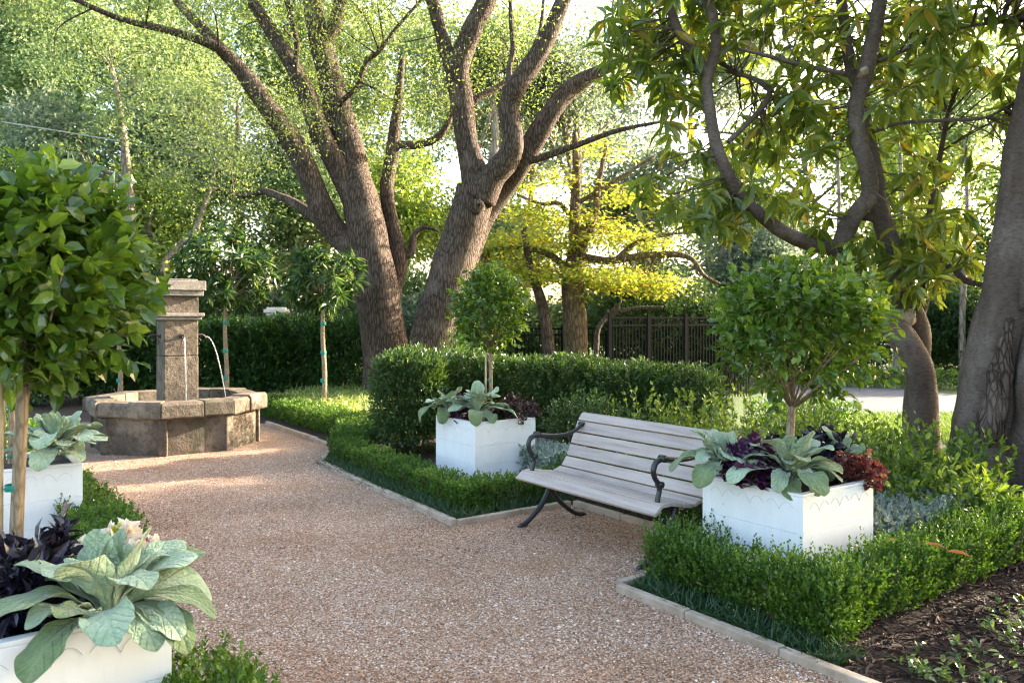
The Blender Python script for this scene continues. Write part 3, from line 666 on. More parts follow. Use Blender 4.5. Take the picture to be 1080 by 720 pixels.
# --- loose pebbles lying on the path (denser near the camera)
OCT = (np.array([(.5, 0, 0), (-.5, 0, 0), (0, .42, 0), (0, -.42, 0), (.1, .05, .30), (-.05, 0, -.3)]), [np.array([(0, 2, 4), (2, 1, 4), (1, 3, 4), (3, 0, 4)])])
n = 230000; yy = 2.3+7.2*rng.random(n)**1.45; xx = (rng.random(n)-.52)*yy*1.32
PP = np.stack([xx, yy, np.full(n, .0095)], 1); PP = PP[in_poly(PP, [np.array(p) for p in path])]
n = len(PP); ang = rng.uniform(0, 6.28, n); DD = np.stack([np.cos(ang), np.sin(ang), rng.normal(size=n)*.18], 1)
sz = rng.lognormal(math.log(.0105), .32, n)
worn = lump(PP, 1.6, 5)+.6*lump(PP, 4.5, 6)
rn = np.where(rng.random(n) < .22, rng.random(n), .12+.70*rng.random(n)-.26*np.clip(worn*2.2, -.4, 1))
o = leaves('gravel', PP, DD, sz, sz, OCT, M['pebble'], None, rng, .93, rn)
tag(o, 'loose pink and tan pebbles covering the path', 'gravel', None, 'stuff')
# --- bark mulch chips
def chips(n, f):
    P = f(n); a = rng.uniform(0, 6.28, len(P)); D = np.stack([np.cos(a), np.sin(a), rng.normal(size=len(P))*.22], 1)
    P[:, 2] = .006+rng.random(len(P))*.022
    return P, D
def f1(n):
    a = 3.32+rng.random(n)*5.0; b = -.4+rng.random(n)*2.75
    P = VX*a[:, None]+UX*b[:, None]; return P
P, D = chips(36000, f1); ls = rng.lognormal(math.log(.040), .5, len(P))
o = leaves('mulch', P, D, ls, ls*rng.uniform(.14, .34, len(P)), T4, M['chip'], None, rng, .75); tag(o, 'dark shredded bark mulch in the bottom right bed', 'mulch', None, 'stuff')

# --- stone edging, one run for each straight side
def edging(pts, label, seed):
    mb = MB(); rg = np.random.default_rng(seed)
    for (a0, b0), (a1, b1) in zip(pts[:-1], pts[1:]):
        p, q = G(a0, b0), G(a1, b1); L = np.linalg.norm(q-p); d = (q-p)/L; s = np.array([-d[1], d[0], 0]); k = max(1, round(L/.62)); t = 0
        cuts = np.sort(np.concatenate([[0, L], (np.arange(1, k)+rg.normal(size=k-1)*.08)*L/k]))
        for i in range(len(cuts)-1):
            l = cuts[i+1]-cuts[i]-.006; m = p+d*(cuts[i]+cuts[i+1])/2
            rz = rg.normal()*.006; d2 = d+s*rz; s2 = s-d*rz
            mb.box((m[0], m[1], .024+rg.normal()*.004), (l, .055+rg.normal()*.004, .056), d2, s2)
    return tag(mb.build('stone_edging', M['edging'], None, False, .006), label, 'edging', 'stone edging along the gravel path')
edging([(3.27, 1.75), (3.27, 3.44)], 'sandstone edging strip in front of the large right-hand white box', 1)
edging([(3.305, 3.47), (4.45, 3.47)], 'sandstone edging beside the right end of the bench', 3)
edging([(4.45, 3.50), (4.45, 5.22)], 'sandstone edging running behind the wooden bench', 4)
edging([(4.42, 5.25), (3.30, 5.25)], 'sandstone edging beside the left end of the bench', 5)
edging([(3.27, 5.26), (3.46, 8.3)], 'long sandstone edging strip from the bench towards the fountain', 6)
edging([(3.49, 8.33), (4.05, 9.3)], 'sandstone edging piece angled outwards near the fountain', 7)
edging([(4.07, 9.36), (4.12, 11.9)], 'sandstone edging beside the right side of the fountain', 8)

# --- low boxwood hedges
HG = 'clipped boxwood hedges round the path'
hedge('boxwood_hedge', 3.585, 3.40, 3.585, 2.22, .25, .34, 'low boxwood hedge in front of the large right-hand white box', HG, 21, 1.6)
hedge('boxwood_hedge', 3.50, 2.36, 6.6, 2.36, .26, .34, 'low boxwood hedge running right from the box towards the big trunk', HG, 22, 1.5)
hedge('boxwood_hedge', 3.9, 3.33, 4.75, 3.30, .26, .30, 'low boxwood hedge between the bench and the large right-hand box', HG, 23, 1.0)
hedge('boxwood_hedge', 4.72, 3.3, 4.72, 5.6, .28, .40, 'low boxwood hedge growing behind the bench', HG, 24, .8, .023)
hedge('boxwood_hedge', 4.6, 5.52, 3.5, 5.52, .26, .29, 'low boxwood hedge by the left arm of the bench', HG, 25, 1.3, .023)
hedge('boxwood_hedge', 3.58, 5.40, 3.76, 8.45, .28, .28, 'long low boxwood hedge between path and the smaller far white box', HG, 26, 1.35, .023)
hedge('boxwood_hedge', 3.90, 8.5, 4.5, 9.6, .42, .32, 'low boxwood hedge where the path widens before the fountain', HG, 27, 1.1, .026)
hedge('boxwood_hedge', 4.55, 9.6, 4.55, 13.2, .45, .34, 'low boxwood hedge to the right of the stone fountain', HG, 28, 1.0, .028)
hedge('boxwood_hedge', .78, 2.0, .78, 3.12, .29, .37, 'low boxwood hedge under the near left white box at the bottom edge', HG, 29, 1.5)
hedge('boxwood_hedge', .92, 5.35, .80, 9.2, .36, .40, 'low boxwood hedge between the far left white box and the fountain', HG, 30, 1.0, .023)
hedge('boxwood_hedge', .75, 9.3, .3, 14.5, .6, .5, 'low boxwood hedge to the left of the stone fountain', HG, 31, .7, .034)

# --- dark grass-like strip at the hedge foot, dusty silver ground cover, vinca, feathery cover
def strip(name, segs, n, L, W, tm, mat, label, cat, seed, up=.3, lift=.9, hgt=0., rn=None):
    rg = np.random.default_rng(seed); Ps = []
    tl = sum(np.linalg.norm(np.array(s[2:4])-np.array(s[0:2])) for s in segs)
    for (a0, b0, a1, b1, w) in segs:
        k = int(n*np.linalg.norm(np.array((a1-a0, b1-b0)))/tl); t = rg.random(k); off = (rg.random(k)-.5)*w
        d = np.array((a1-a0, b1-b0)); d = d/np.linalg.norm(d); a = a0+(a1-a0)*t-d[1]*off; b = b0+(b1-b0)*t+d[0]*off
        Ps.append(VX*a[:, None]+UX*b[:, None])
    P = np.concatenate(Ps); ct = (np.random.default_rng(seed+1).random(len(P)) < .02)
    P[:, 2] = .004+hgt*rg.random(len(P))
    D = rg.normal(size=P.shape)*.75; D[:, 2] = lift*rg.random(len(P))+.12
    o = leaves(name, P, D, L*rg.uniform(.6, 1.3, len(P)), W, tm, M[mat], None, rg, up); return tag(o, label, cat, None, 'stuff')
strip('mondo_grass', [(3.42, 2.1, 3.42, 3.4, .2), (3.42, 5.3, 3.56, 8.3, .2), (3.4, 5.36, 4.5, 5.38, .14)], 15000, .11, .007, TB, 'mondo', 'dark dwarf grass along the foot of the boxwood hedges', 'grass', 41, lift=1.1)
strip('silver_ground_cover', [(4.85, 2.95, 6.3, 2.9, .5), (4.95, 5.9, 4.95, 6.8, .5)], 12000, .060, .024, TL, 'dusty', 'lacy silver-grey ground cover behind the right-hand hedge', 'ground cover', 42, .4, .9, .32)
strip('feathery_ground_cover', [(5.3, 9.2, 5.1, 13.5, 1.0), (6.0, 9.8, 6.0, 14.5, 1.2)], 26000, .14, .022, TB, 'juniper', 'feathery yellow-green ground cover beyond the low hedge', 'ground cover', 43, .4, .7, .26)
# vinca: short trailing shoots in patches
rg = np.random.default_rng(44); n = 800
P = f1(n*5); P = P[(lump(P, 2.6, 9) > -.05) & ((P@UX) < 1.95+.0*P[:, 0]) & ((P@VX) > 3.5)][:n]; P[:, 2] = .015
D = rg.normal(size=P.shape)*.7; D[:, 2] = .35+.5*rg.random(len(P))
LP, LD, lt = shoots(P, D, rg.uniform(.05, .12, len(P)), 7, rg, 72)
o = leaves('trailing_ground_cover', LP, LD, .044*rg.uniform(.6, 1.2, len(LP)), .023, T8, M['vinca'], None, rg, .75); tag(o, 'small glossy trailing plants scattered over the bark mulch', 'ground cover', None, 'stuff')
# sunny lawn blades near the driveway
rg = np.random.default_rng(45); n = 26000
P = np.stack([gp(0, 436)[0]*0+rg.uniform(4.2, 9.0, n), rg.uniform(10.2, 13.4, n), np.zeros(n)+.004], 1)
D = rg.normal(size=P.shape)*.4; D[:, 2] = 1
o = leaves('lawn_grass', P, D, .07*rg.uniform(.6, 1.3, n), .010, TB, M['grass'], None, rg, .2); tag(o, 'bright sunlit lawn strip in front of the driveway', 'grass', None, 'stuff')

# ------------------------------------------------------------------ white boxes
S, HB = .72, .595
ROT = math.atan2(.588, .809)
def planter(corner_world, label):
    """corner_world: the corner nearest the camera side between the -u and -v faces; local x = v, y = u"""
    root = thing('planter_box', (corner_world[0], corner_world[1], 0), label, 'planter box', 'white planter boxes', ROT)
    th = .025
    def panel(c, size, nm='side_panel'):
        mb = MB(); hs = [0.02, .205, .385, HB]
        for z0, z1 in zip(hs[:-1], hs[1:]): mb.box((c[0], c[1], (z0+z1)/2), (size[0], size[1], z1-z0-.0012))
        return mb.build(nm, M['white'], root, False, .0015)
    pans = [panel((S/2, th/2), (S, th)), panel((S-th/2, S/2), (th, S-2*th-.001)), panel((S/2, S-th/2), (S, th)), panel((th/2, S/2), (th, S-2*th-.001))]
    rm = MB(); w = .045
    for c, sx, sy in (((S/2, w/2), S+.002, w+.002), ((S/2, S-w/2), S+.002, w+.002), ((w/2, S/2), w+.002, S-2*w-.004), ((S-w/2, S/2), w+.002, S-2*w-.004)):
        rm.box((c[0], c[1], HB+.008), (sx, sy, .016))
    rm.build('rim', M['white'], root, False, .003)
    so = MB(); so.box((S/2, S/2, HB-.05), (S-2*th-.004, S-2*th-.004, .06)); so.build('soil', M['soil'], root)
    for side in range(4):
        sc = MB()
        for i in range(6):
            u0 = .055+i*(S-.11)/6; wv = (S-.11)/6
            pts = []
            for t in np.linspace(0, 1, 11):
                u = u0+wv*t; z = HB-.092+.05*abs(math.sin(math.pi*t))**.75
                pts.append(((u, -.0005, z), (S+.0005, u, z), (u, S+.0005, z), (-.0005, u, z))[side])
            sc.tube(pts[:-1] if i % 2 else pts[1:], [.0010]*10, 5)
        sc.build('scallop_trim', M['groove'], pans[side])
    return root
BR = np.array([1.625, 4.5, 0]); BF = np.array([-.349, 7.6, 0])
planter(BR, 'large white planter box to the right of the bench')
planter(BF, 'white planter box to the left of the bench')
CN = np.array([-1.157, 2.74, 0]); CF = np.array([-2.93, 5.5, 0])
planter(CN-VX*S, 'white planter box cut by the bottom left corner of the photo')
planter(CF-VX*S, 'white planter box at the left edge behind the near standard tree')

# planter trees
ZS = HB-.02
topiary((BR+VX*S/2+UX*S/2+np.array([0, 0, ZS])), 1.05, 1.52, .50, .43, 'broad standard tree in the large white box right of the bench', 51, 430, .085, lowgap=.6, stake=False, lean=(.1, .02), tr=.026)
topiary((BF+VX*S/2+UX*S/2+np.array([.05, 0, ZS])), 1.3, 1.68, .37, .40, 'small round standard tree in the white box left of the bench', 52, 330, .076, lowgap=.3, stake=True, tr=.020)
topiary(np.array([-1.745, 2.82, ZS]), 1.36, 1.74, .335, .37, 'large glossy standard tree filling the left edge', 53, 430, .092, lowgap=.2, lean=(.10, 0), tr=.022)
topiary(CF-VX*S/2+UX*S/2+np.array([-.1, .1, ZS]), 1.3, 1.66, .33, .36, 'standard tree in the far left box, behind the near tree', 54, 300, .075, lowgap=.3, tr=.02)

# planter plants
zs = HB+.015
def at_(p, z=None):
    q = np.array(p, float); q[2] = zs if z is None else z; return q
def gpd(x, d): return at_(atd(x, d))
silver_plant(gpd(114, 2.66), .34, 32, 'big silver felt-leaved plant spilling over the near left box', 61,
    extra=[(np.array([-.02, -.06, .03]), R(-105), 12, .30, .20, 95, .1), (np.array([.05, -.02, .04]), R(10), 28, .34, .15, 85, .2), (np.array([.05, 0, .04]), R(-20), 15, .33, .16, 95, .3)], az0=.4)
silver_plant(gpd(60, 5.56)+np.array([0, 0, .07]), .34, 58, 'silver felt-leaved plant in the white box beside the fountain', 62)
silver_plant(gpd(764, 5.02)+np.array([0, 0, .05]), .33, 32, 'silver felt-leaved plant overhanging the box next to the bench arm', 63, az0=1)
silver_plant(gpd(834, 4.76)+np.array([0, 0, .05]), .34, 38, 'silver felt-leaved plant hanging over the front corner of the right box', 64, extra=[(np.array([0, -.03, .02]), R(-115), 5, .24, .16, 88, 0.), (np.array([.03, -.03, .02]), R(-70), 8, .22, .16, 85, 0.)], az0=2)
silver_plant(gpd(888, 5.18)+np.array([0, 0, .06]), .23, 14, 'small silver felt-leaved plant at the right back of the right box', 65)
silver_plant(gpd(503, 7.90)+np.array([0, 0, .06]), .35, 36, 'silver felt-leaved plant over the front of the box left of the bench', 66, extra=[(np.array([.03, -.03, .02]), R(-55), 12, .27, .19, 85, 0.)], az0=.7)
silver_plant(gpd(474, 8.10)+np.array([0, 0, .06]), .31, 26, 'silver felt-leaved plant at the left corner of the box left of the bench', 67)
silver_plant(gpd(545, 8.2), .15, 8, 'little silver plant between dark leaves in the box left of the bench', 68)
mound('heuchera', gpd(795, 4.84)+np.array([0, 0, .05]), .16, .24, 60, .082, .080, TL, 'heuch', 'purple ruffled heuchera between two silver plants in the right box', 'plant', 71, 3, (.03, .09), up=.75)
mound('heuchera', gpd(487, 8.0), .11, .24, 26, .07, .07, TL, 'heuch', 'small purple heuchera in the box left of the bench', 'plant', 72, 3, (.03, .08), up=.75)
mound('heuchera', gpd(900, 4.98), .19, .17, 80, .050, .045, TL, 'heuchred', 'red heuchera trailing over the right end of the right box', 'plant', 73, 4, (.04, .12), up=.6)
mound('ornamental_pepper', gpd(868, 5.28), .24, .30, 90, .085, .038, T8, 'dark', 'blackish purple pepper plant behind the trunk in the right box', 'plant', 74, 7, (.08, .18))
mound('ornamental_pepper', gpd(812, 5.32), .20, .26, 60, .07, .03, T8, 'dark', 'blackish purple pepper plant left of the trunk in the right box', 'plant', 75, 7, (.08, .16))
mound('ornamental_pepper', gpd(28, 2.72), .20, .30, 110, .085, .032, T8, 'dark', 'black-leaved pepper plant at the foot of the near left tree', 'plant', 76, 8, (.08, .18))
mound('dark_bush', gpd(545, 8.1), .26, .25, 150, .045, .030, T8, 'darkred', 'dark reddish bushy plant in the box left of the bench', 'plant', 77, 6, (.06, .14))
mound('basil_sprig', np.array([gpd(62, 2.86)[0], 2.86, zs]), .05, .36, 9, .07, .026, T8, 'dark', 'single tall purple sprig before the far left box', 'plant', 78, 9, (.12, .2))
def kale(loc, r, label, seed, inner):
    rg = np.random.default_rng(seed); root = thing('ornamental_kale', loc, label, 'flower', 'ruffled pale flower heads in the near left box')
    mb = MB(); mb.tube([(0, 0, -.22), (0, 0, 0)], [.008, .010], 6); mb.build('stem', M['stem'], root)
    for nm, mt, k, e0, e1, sc in (('outer_petals', 'petalw', 34, 0, 45, 1.), ('inner_petals', inner, 22, 45, 80, .6)):
        a = rg.uniform(0, 6.28, k); e = np.radians(rg.uniform(e0, e1, k)); D = np.stack([np.cos(a)*np.cos(e), np.sin(a)*np.cos(e), np.sin(e)], 1)
        leaves(nm, D*.006, D, r*sc*rg.uniform(.8, 1.1, k), r*.9*sc, TL, M[mt], root, rg, .3)
kale(px(127, 566, 3.04), .075, 'white ruffled flower head with lime centre behind the silver plant', 81, 'petaly')
kale(px(152, 578, 2.98), .06, 'white flower head with pink centre at the right of the silver plant', 82, 'petalp')
kale(px(97, 578, 3.0), .055, 'pale pink flower head beside the black-leaved plant', 83, 'petalp')

# ------------------------------------------------------------------ bench
def bench():
    ac, bc = 3.68, 4.29; o = G(ac, bc)
    root = thing('park_bench', o, 'curved grey wooden slat bench with black iron arms', 'bench', None, ROT)   # local x = away from the path, y = along the bench
    prof = np.array([(0, .362), (.055, .412), (.14, .425), (.25, .405), (.35, .385), (.43, .398), (.495, .45), (.55, .56), (.605, .69), (.65, .785), (.69, .825), (.735, .818)])
    P, _ = smooth_path(np.c_[prof[:, 0], np.zeros(len(prof)), prof[:, 1]], np.ones(len(prof)), 12); P = P[:, [0, 2]]
    sl = np.concatenate([[0], np.cumsum(np.linalg.norm(np.diff(P, axis=0), axis=1))]); tot = sl[-1]
    def pt(s):
        return np.array([np.interp(s, sl, P[:, 0]), np.interp(s, sl, P[:, 1])])
    W = [.10, .098, .105, .105, .098, .10, .105, .105, .10, .082, .05]; sc = tot/sum(W); s = 0; half = .735
    rg = np.random.default_rng(3)
    for i, w in enumerate(W):
        w = w*sc; g = .0055; p0, p1 = pt(s+g), pt(s+w-g); s += w
        d = p1-p0; l = np.linalg.norm(d); d /= l; nn = np.array([-d[1], d[0]]); c = (p0+p1)/2-nn*.012
        mb = MB(); mb.box((c[0], 0, c[1]), (l, 2*half, .024), (d[0], 0, d[1]), (0, 1, 0), (nn[0], 0, nn[1]))
        o = mb.build('seat_slat' if i < 6 else 'back_slat', M['bench'], root, False, .004, 3)
    for sg in (-1, 1):
        y = sg*(half-.075)
        mb = MB(); arm = [(.625, .745), (.56, .70), (.46, .672), (.34, .668), (.22, .682), (.15, .69)]
        mb.tube([(x, y, z) for x, z in arm], [.014, .015, .016, .017, .018, .018], 10, 0, 0, 6)
        mb.tube([(.165, y, .692), (.10, y, .675), (.075, y, .63), (.085, y, .58), (.118, y, .535), (.128, y, .49), (.115, y, .45), (.11, y, .42)], [.017, .019, .019, .018, .017, .017, .017, .019], 10, 0, 0, 6)
        for (x, z, r) in ((.158, .693, .024), (.132, .530, .021), (.615, .742, .017)):
            mb.tube([(x, y-.024, z), (x, y+.024, z)], [r, r], 12)
        mb.build('armrest', M['iron'], root, True)
        lg = MB(); yl = sg*(half-.10)
        off = -.03
        lg.tube([(x, yl, z+off) for x, z in ((.02, .375), (.08, .40), (.16, .405), (.25, .385), (.35, .362), (.44, .378), (.51, .44), (.57, .56), (.63, .69), (.675, .77))], [.012, .016, .017, .018, .018, .017, .015, .014, .012, .009], 8, 0, 0, 4)
        lg.tube([(.30, yl, .36), (.265, yl, .27), (.20, yl, .17), (.11, yl, .085), (.03, yl, .032), (-.03, yl, .018)], [.026, .026, .022, .020, .019, .016], 10, 0, 0, 6)
        lg.tube([(.265, yl, .29), (.33, yl, .19), (.43, yl, .10), (.53, yl, .036), (.62, yl, .020)], [.022, .020, .018, .018, .014], 10, 0, 0, 6)
        lg.tube([(-.045, yl, .012), (.0, yl, .016), (.04, yl, .012)], [.012, .02, .012], 8); lg.tube([(.56, yl, .012), (.60, yl, .016), (.635, yl, .012)], [.012, .018, .012], 8)
        lg.build('leg', M['iron'], root, True)
    sb = MB(); sb.tube([(.285, -half+.1, .27), (.285, half-.1, .27)], [.010, .010], 8); sb.build('stretcher', M['iron'], root, True)
bench()

# ------------------------------------------------------------------ fountain
def fountain():
    root = thing('stone_fountain', C, 'octagonal weathered stone fountain with square water pillar', 'fountain', None, ROT)
    rg = np.random.default_rng(8)
    ap, hr = .90, .435
    # basin wall: eight upright slabs with corner strips
    w = MB(); w.ring([(ap, 0), (ap, .44)], 8); w.ring([(ap-.16, .44), (ap-.16, .0)], 8)
    V0 = w; w.build('basin_wall', M['fstone'], root)
    q = (ap+.004)/math.cos(math.pi/8)
    for j in range(8):
        cs = MB(); t = (j+.5)*math.pi/4; c = np.array([math.cos(t), math.sin(t), 0])*(q-.03); cs.box((c[0], c[1], .219), (.095, .10, .434), (math.cos(t), math.sin(t), 0), (-math.sin(t), math.cos(t), 0))
        cs.build('corner_post', M['fstone'], root, False, .012)
    ro, ri = 1.0, .74
    for j in range(8):                         # coping stones, two along each side, each a little different
        t = j*math.pi/4; d = np.array([math.cos(t), math.sin(t), 0]); s = np.array([-math.sin(t), math.cos(t), 0])
        mb = MB(); k = math.tan(math.pi/8); cut = rg.uniform(-.15, .15)
        for (u0, u1) in ((-1, cut), (cut, 1)):
            z0 = .442+rg.normal()*.003; z1 = .625+rg.normal()*.008; o_ = ro+rg.normal()*.014; e = .006
            f0 = u0*k+(e if u0 > -1 else .004); f1_ = u1*k-(e if u1 < 1 else .004)
            V = []
            for z, dr in ((z0, .0), (z0+.02, .014), (z1-.03, .012), (z1, -.016)):
                V += [d*(o_+dr)+s*(o_+dr)*f0+np.array([0, 0, z]), d*(o_+dr)+s*(o_+dr)*f1_+np.array([0, 0, z])]
            for z in (z1, z0):
                V += [d*ri+s*ri*f0+np.array([0, 0, z]), d*ri+s*ri*f1_+np.array([0, 0, z])]
            Fq = [(i, i+1, i+3, i+2) for i in range(0, 10, 2)]+[(10, 11, 1, 0), (0, 2, 4, 6, 8, 10), (11, 9, 7, 5, 3, 1)]
            mb.add(V, Fq)
        mb.build('coping_stone', M['fstone'], root, False, .008)
    wt = MB(); wt.ring([(ap-.165, .50), (.001, .50)], 8); wt.build('water', M['water'], root)
    # pillar (local -y faces the path)
    sh = MB(); sh.box((0, 0, .62), (.41, .41, 1.0)); sh.box((0, 0, 1.347), (.406, .406, .446)); sh.build('pillar_shaft', M['fstone'], root, False, .012)
    md = MB(); md.box((0, 0, 1.592), (.48, .48, .04)); md.box((0, 0, 1.636), (.53, .53, .046)); md.build('pillar_moulding', M['capstone'], root, False, .010, 3)
    nk = MB(); nk.box((0, 0, 1.765), (.41, .41, .21)); nk.build('pillar_neck', M['fstone'], root, False, .008)
    cp = MB(); cp.box((0, 0, 1.905), (.51, .51, .068)); cp.box((0, 0, 2.0), (.56, .56, .12)); cp.build('pillar_cap', M['capstone'], root, False, .010, 3)
    tp = MB(); tp.box((0, 0, 2.072), (.40, .40, .024)); tp.build('cap_top', M['capstone'], root, False, .01)
    for dx, dy in ((0, -1), (1, 0), (-1, 0)):
        d = np.array([dx, dy, 0.]); b = d*.205; z = np.array([0, 0, 1.])
        sp = MB(); sp.tube([b+z*1.36, b+d*.06+z*1.385, b+d*.11+z*1.38, b+d*.135+z*1.355], [.012, .011, .010, .012], 8, 0, 0, 4)
        ph = np.linspace(0, 5.2, 16); sp.tube([b+d*(.05+.032*math.cos(p))+z*(1.30+.035*math.sin(p)) for p in ph], [.006]*16, 6)
        sp.tube([b-d*.002+z*1.37, b+d*.008+z*1.37], [.03, .03], 10); spo = sp.build('spout', M['rust'], root, True)
        if dx >= 0:
            v = .27 if dx else .10; t = np.linspace(0, 1, 14); st = MB(); fall = 1.355-.505
            hx = b+d*.135; st.tube([hx+d*v*tt+z*(1.355+.03*math.sin(tt*3.1)*(dx)-fall*tt**2) for tt in t], np.linspace(.009, .0055, 14), 6, .25, 4)
            st.build('water_jet', M['stream'], spo, True)
fountain()

# ------------------------------------------------------------------ mid-garden shrubs
SG = 'dark evergreen shrubs behind the low hedges'
for i, (x, d, r, h, lab) in enumerate([
    (432, 9.5, .48, 1.20, 'dark evergreen shrub at the foot of the live oaks'),
    (492, 10.1, .56, 1.16, 'dark evergreen shrub directly behind the far box'),
    (548, 10.0, .60, 1.10, 'dark evergreen shrub just right of the far box tree'),
    (604, 9.7, .60, 1.14, 'dark evergreen shrub behind the left end of the bench'),
    (660, 9.5, .60, 1.06, 'dark evergreen shrub behind the middle of the bench'),
    (716, 9.3, .54, 1.00, 'dark evergreen shrub behind the right of the bench, last of the row')]):
    shrub(atd(x, d), r, r*.95, h, lab, SG, 100+i, 'shrub', .055, 1250, 8, square=.80, wob=.13)
shrub(atd(492, 11.4), .45, .4, 1.42, 'bright green clipped bush under the small round tree', None, 108, 'box', .045, 420, 8)
shrub(atd(620, 8.5), .5, .4, .75, 'dark shrub low behind the bench back', SG, 109, 'shrub', .045, 420, 8)
UG = 'upright leafy shrubs behind the bench and right-hand box'
for i, (x, d, r, h, lab) in enumerate([
    (683, 8.3, .42, .80, 'leafy shrub above the bench back, leftmost of its kind'),
    (735, 8.0, .42, .84, 'leafy shrub between bench back and broad standard tree'),
    (785, 8.2, .42, .84, 'leafy shrub left of the broad tree trunk'),
    (850, 8.0, .45, .68, 'leafy shrub right behind the broad tree trunk'),
    (900, 7.4, .45, .70, 'leafy shrub in front of the forked magnolia trunk'),
    (955, 7.2, .42, .74, 'leafy shrub hiding the foot of the magnolia'),
    (1000, 6.5, .40, .66, 'leafy shrub beside the big right-hand trunk'),
    (925, 6.4, .45, .68, 'leafy shrub behind the red heuchera'),
    (975, 5.9, .40, .60, 'low leafy shrub behind the silver ground cover'),
    (1012, 5.7, .3, .5, 'small leafy shrub at the foot of the big right-hand trunk'),
    (760, 6.9, .40, .62, 'leafy shrub right behind the bench end'),
    (700, 7.3, .38, .58, 'low leafy shrub right behind the bench back')]):
    upright_shrub(atd(x, d), r, h, lab, UG, 120+i)
BG = 'tall dark shrubs of the rear hedge'
for i, (x, d, r, h, lab) in enumerate([
    (95, 15.5, .9, 1.7, 'tall dark shrub left of the fountain pillar'),
    (150, 15.8, .9, 1.62, 'tall dark shrub right behind the fountain pillar'),
    (215, 16.0, .9, 1.55, 'tall dark shrub seen between pillar and first young tree'),
    (268, 16.0, .85, 1.50, 'tall dark shrub between the two young trees'),
    (318, 16.2, .85, 1.58, 'tall dark shrub just left of the second young tree'),
    (368, 16.0, .85, 1.62, 'tall dark shrub against the left oak trunk'),
    (30, 14.5, .9, 1.8, 'tall dark shrub behind the near left tree')]):
    shrub(atd(x, d), r, .7, h, lab, BG, 140+i, 'backhedge', .10, 800, 8, sl=(.2, .4), wob=.15, square=.7)
hedge('clipped_hedge', *[f for p in (atd(800, 11.6), atd(893, 11.9)) for f in (p@VX, p@UX)], .55, .40, 'clipped round hedge before the driveway', 'hedges by the driveway', 160, .5, .035)
hedge('clipped_hedge', *[f for p in (atd(880, 18.9), atd(1060, 17.6)) for f in (p@VX, p@UX)], .6, .42, 'clipped hedge on the far side of the driveway', 'hedges by the driveway', 161, .35, .05)

# ------------------------------------------------------------------ big trees
def twigs_to(mb, LP, tips, rng, r0=.02, r1=.004, sag=.12, n=5):
    for t in tips:
        k = np.argmin(np.linalg.norm(LP-t, axis=1)+rng.random(len(LP))*.3); b = LP[k]; far = np.linalg.norm(t-b)
        if far > 1.7: continue
        m = b*.45+t*.55+rng.normal(size=3)*np.linalg.norm(t-b)*.10+np.array([0, 0, sag*np.linalg.norm(t-b)])
        q = r0*min(1.6, .4+.4*np.linalg.norm(t-b)); mb.tube([b, m, t], [q, q*.6, r1], n, 0, 0, 4)

def big_tree(name, foot, label, limbs, barks, seed, group=None, n=14, rough=.06, cat='tree', trunk_n=1):
    """limbs: pixel polylines; the first ones form the trunk"""
    root = thing(name, foot, label, cat, group); LP = []
    tb = MB(); lb = MB()
    for i, l in enumerate(limbs):
        mb = tb if i < trunk_n else lb
        P = limb(mb, l, 0, n if i < 6 else 9, rough, seed+i, 5)
        Q = np.array([p for p in P]); LP.append(np.concatenate([Q[:-1]*(1-t)+Q[1:]*t for t in (0, .25, .5, .75)]+[Q[-1:]]))
    for mb in (tb, lb):
        mb.V = [v-np.asarray(foot) for v in mb.V]
    tb.build('trunk', M[barks], root, True); 
    if lb.V: lb.build('limb', M[barks], root, True)
    return root, np.concatenate(LP)-np.asarray(foot)

def oak_crown(root, LP, foot, lobes, ncl, per, seed, L=.062, ratio=.42, gate=-.1, mat='oak', sg=.30, ntw=110, shell=.35, tw='barkoak'):
    rng = np.random.default_rng(seed); lobes = [(np.asarray(c)-foot, np.asarray(r)) for c, r in lobes]
    P, A, D, hue = crown_cloud(rng, lobes, ncl, per, sg, gate, seed, .6, shell)
    leaves('crown', A, D, L*rng.uniform(.7, 1.3, len(A)), L*ratio, T4, M[mat], root, rng, .45, .5*hue+.5*rng.random(len(A)))
    tb = MB(); twigs_to(tb, LP, P[rng.permutation(len(P))[:ntw]], rng, .022, .004); tb.build('twigs', M[tw], root, True)

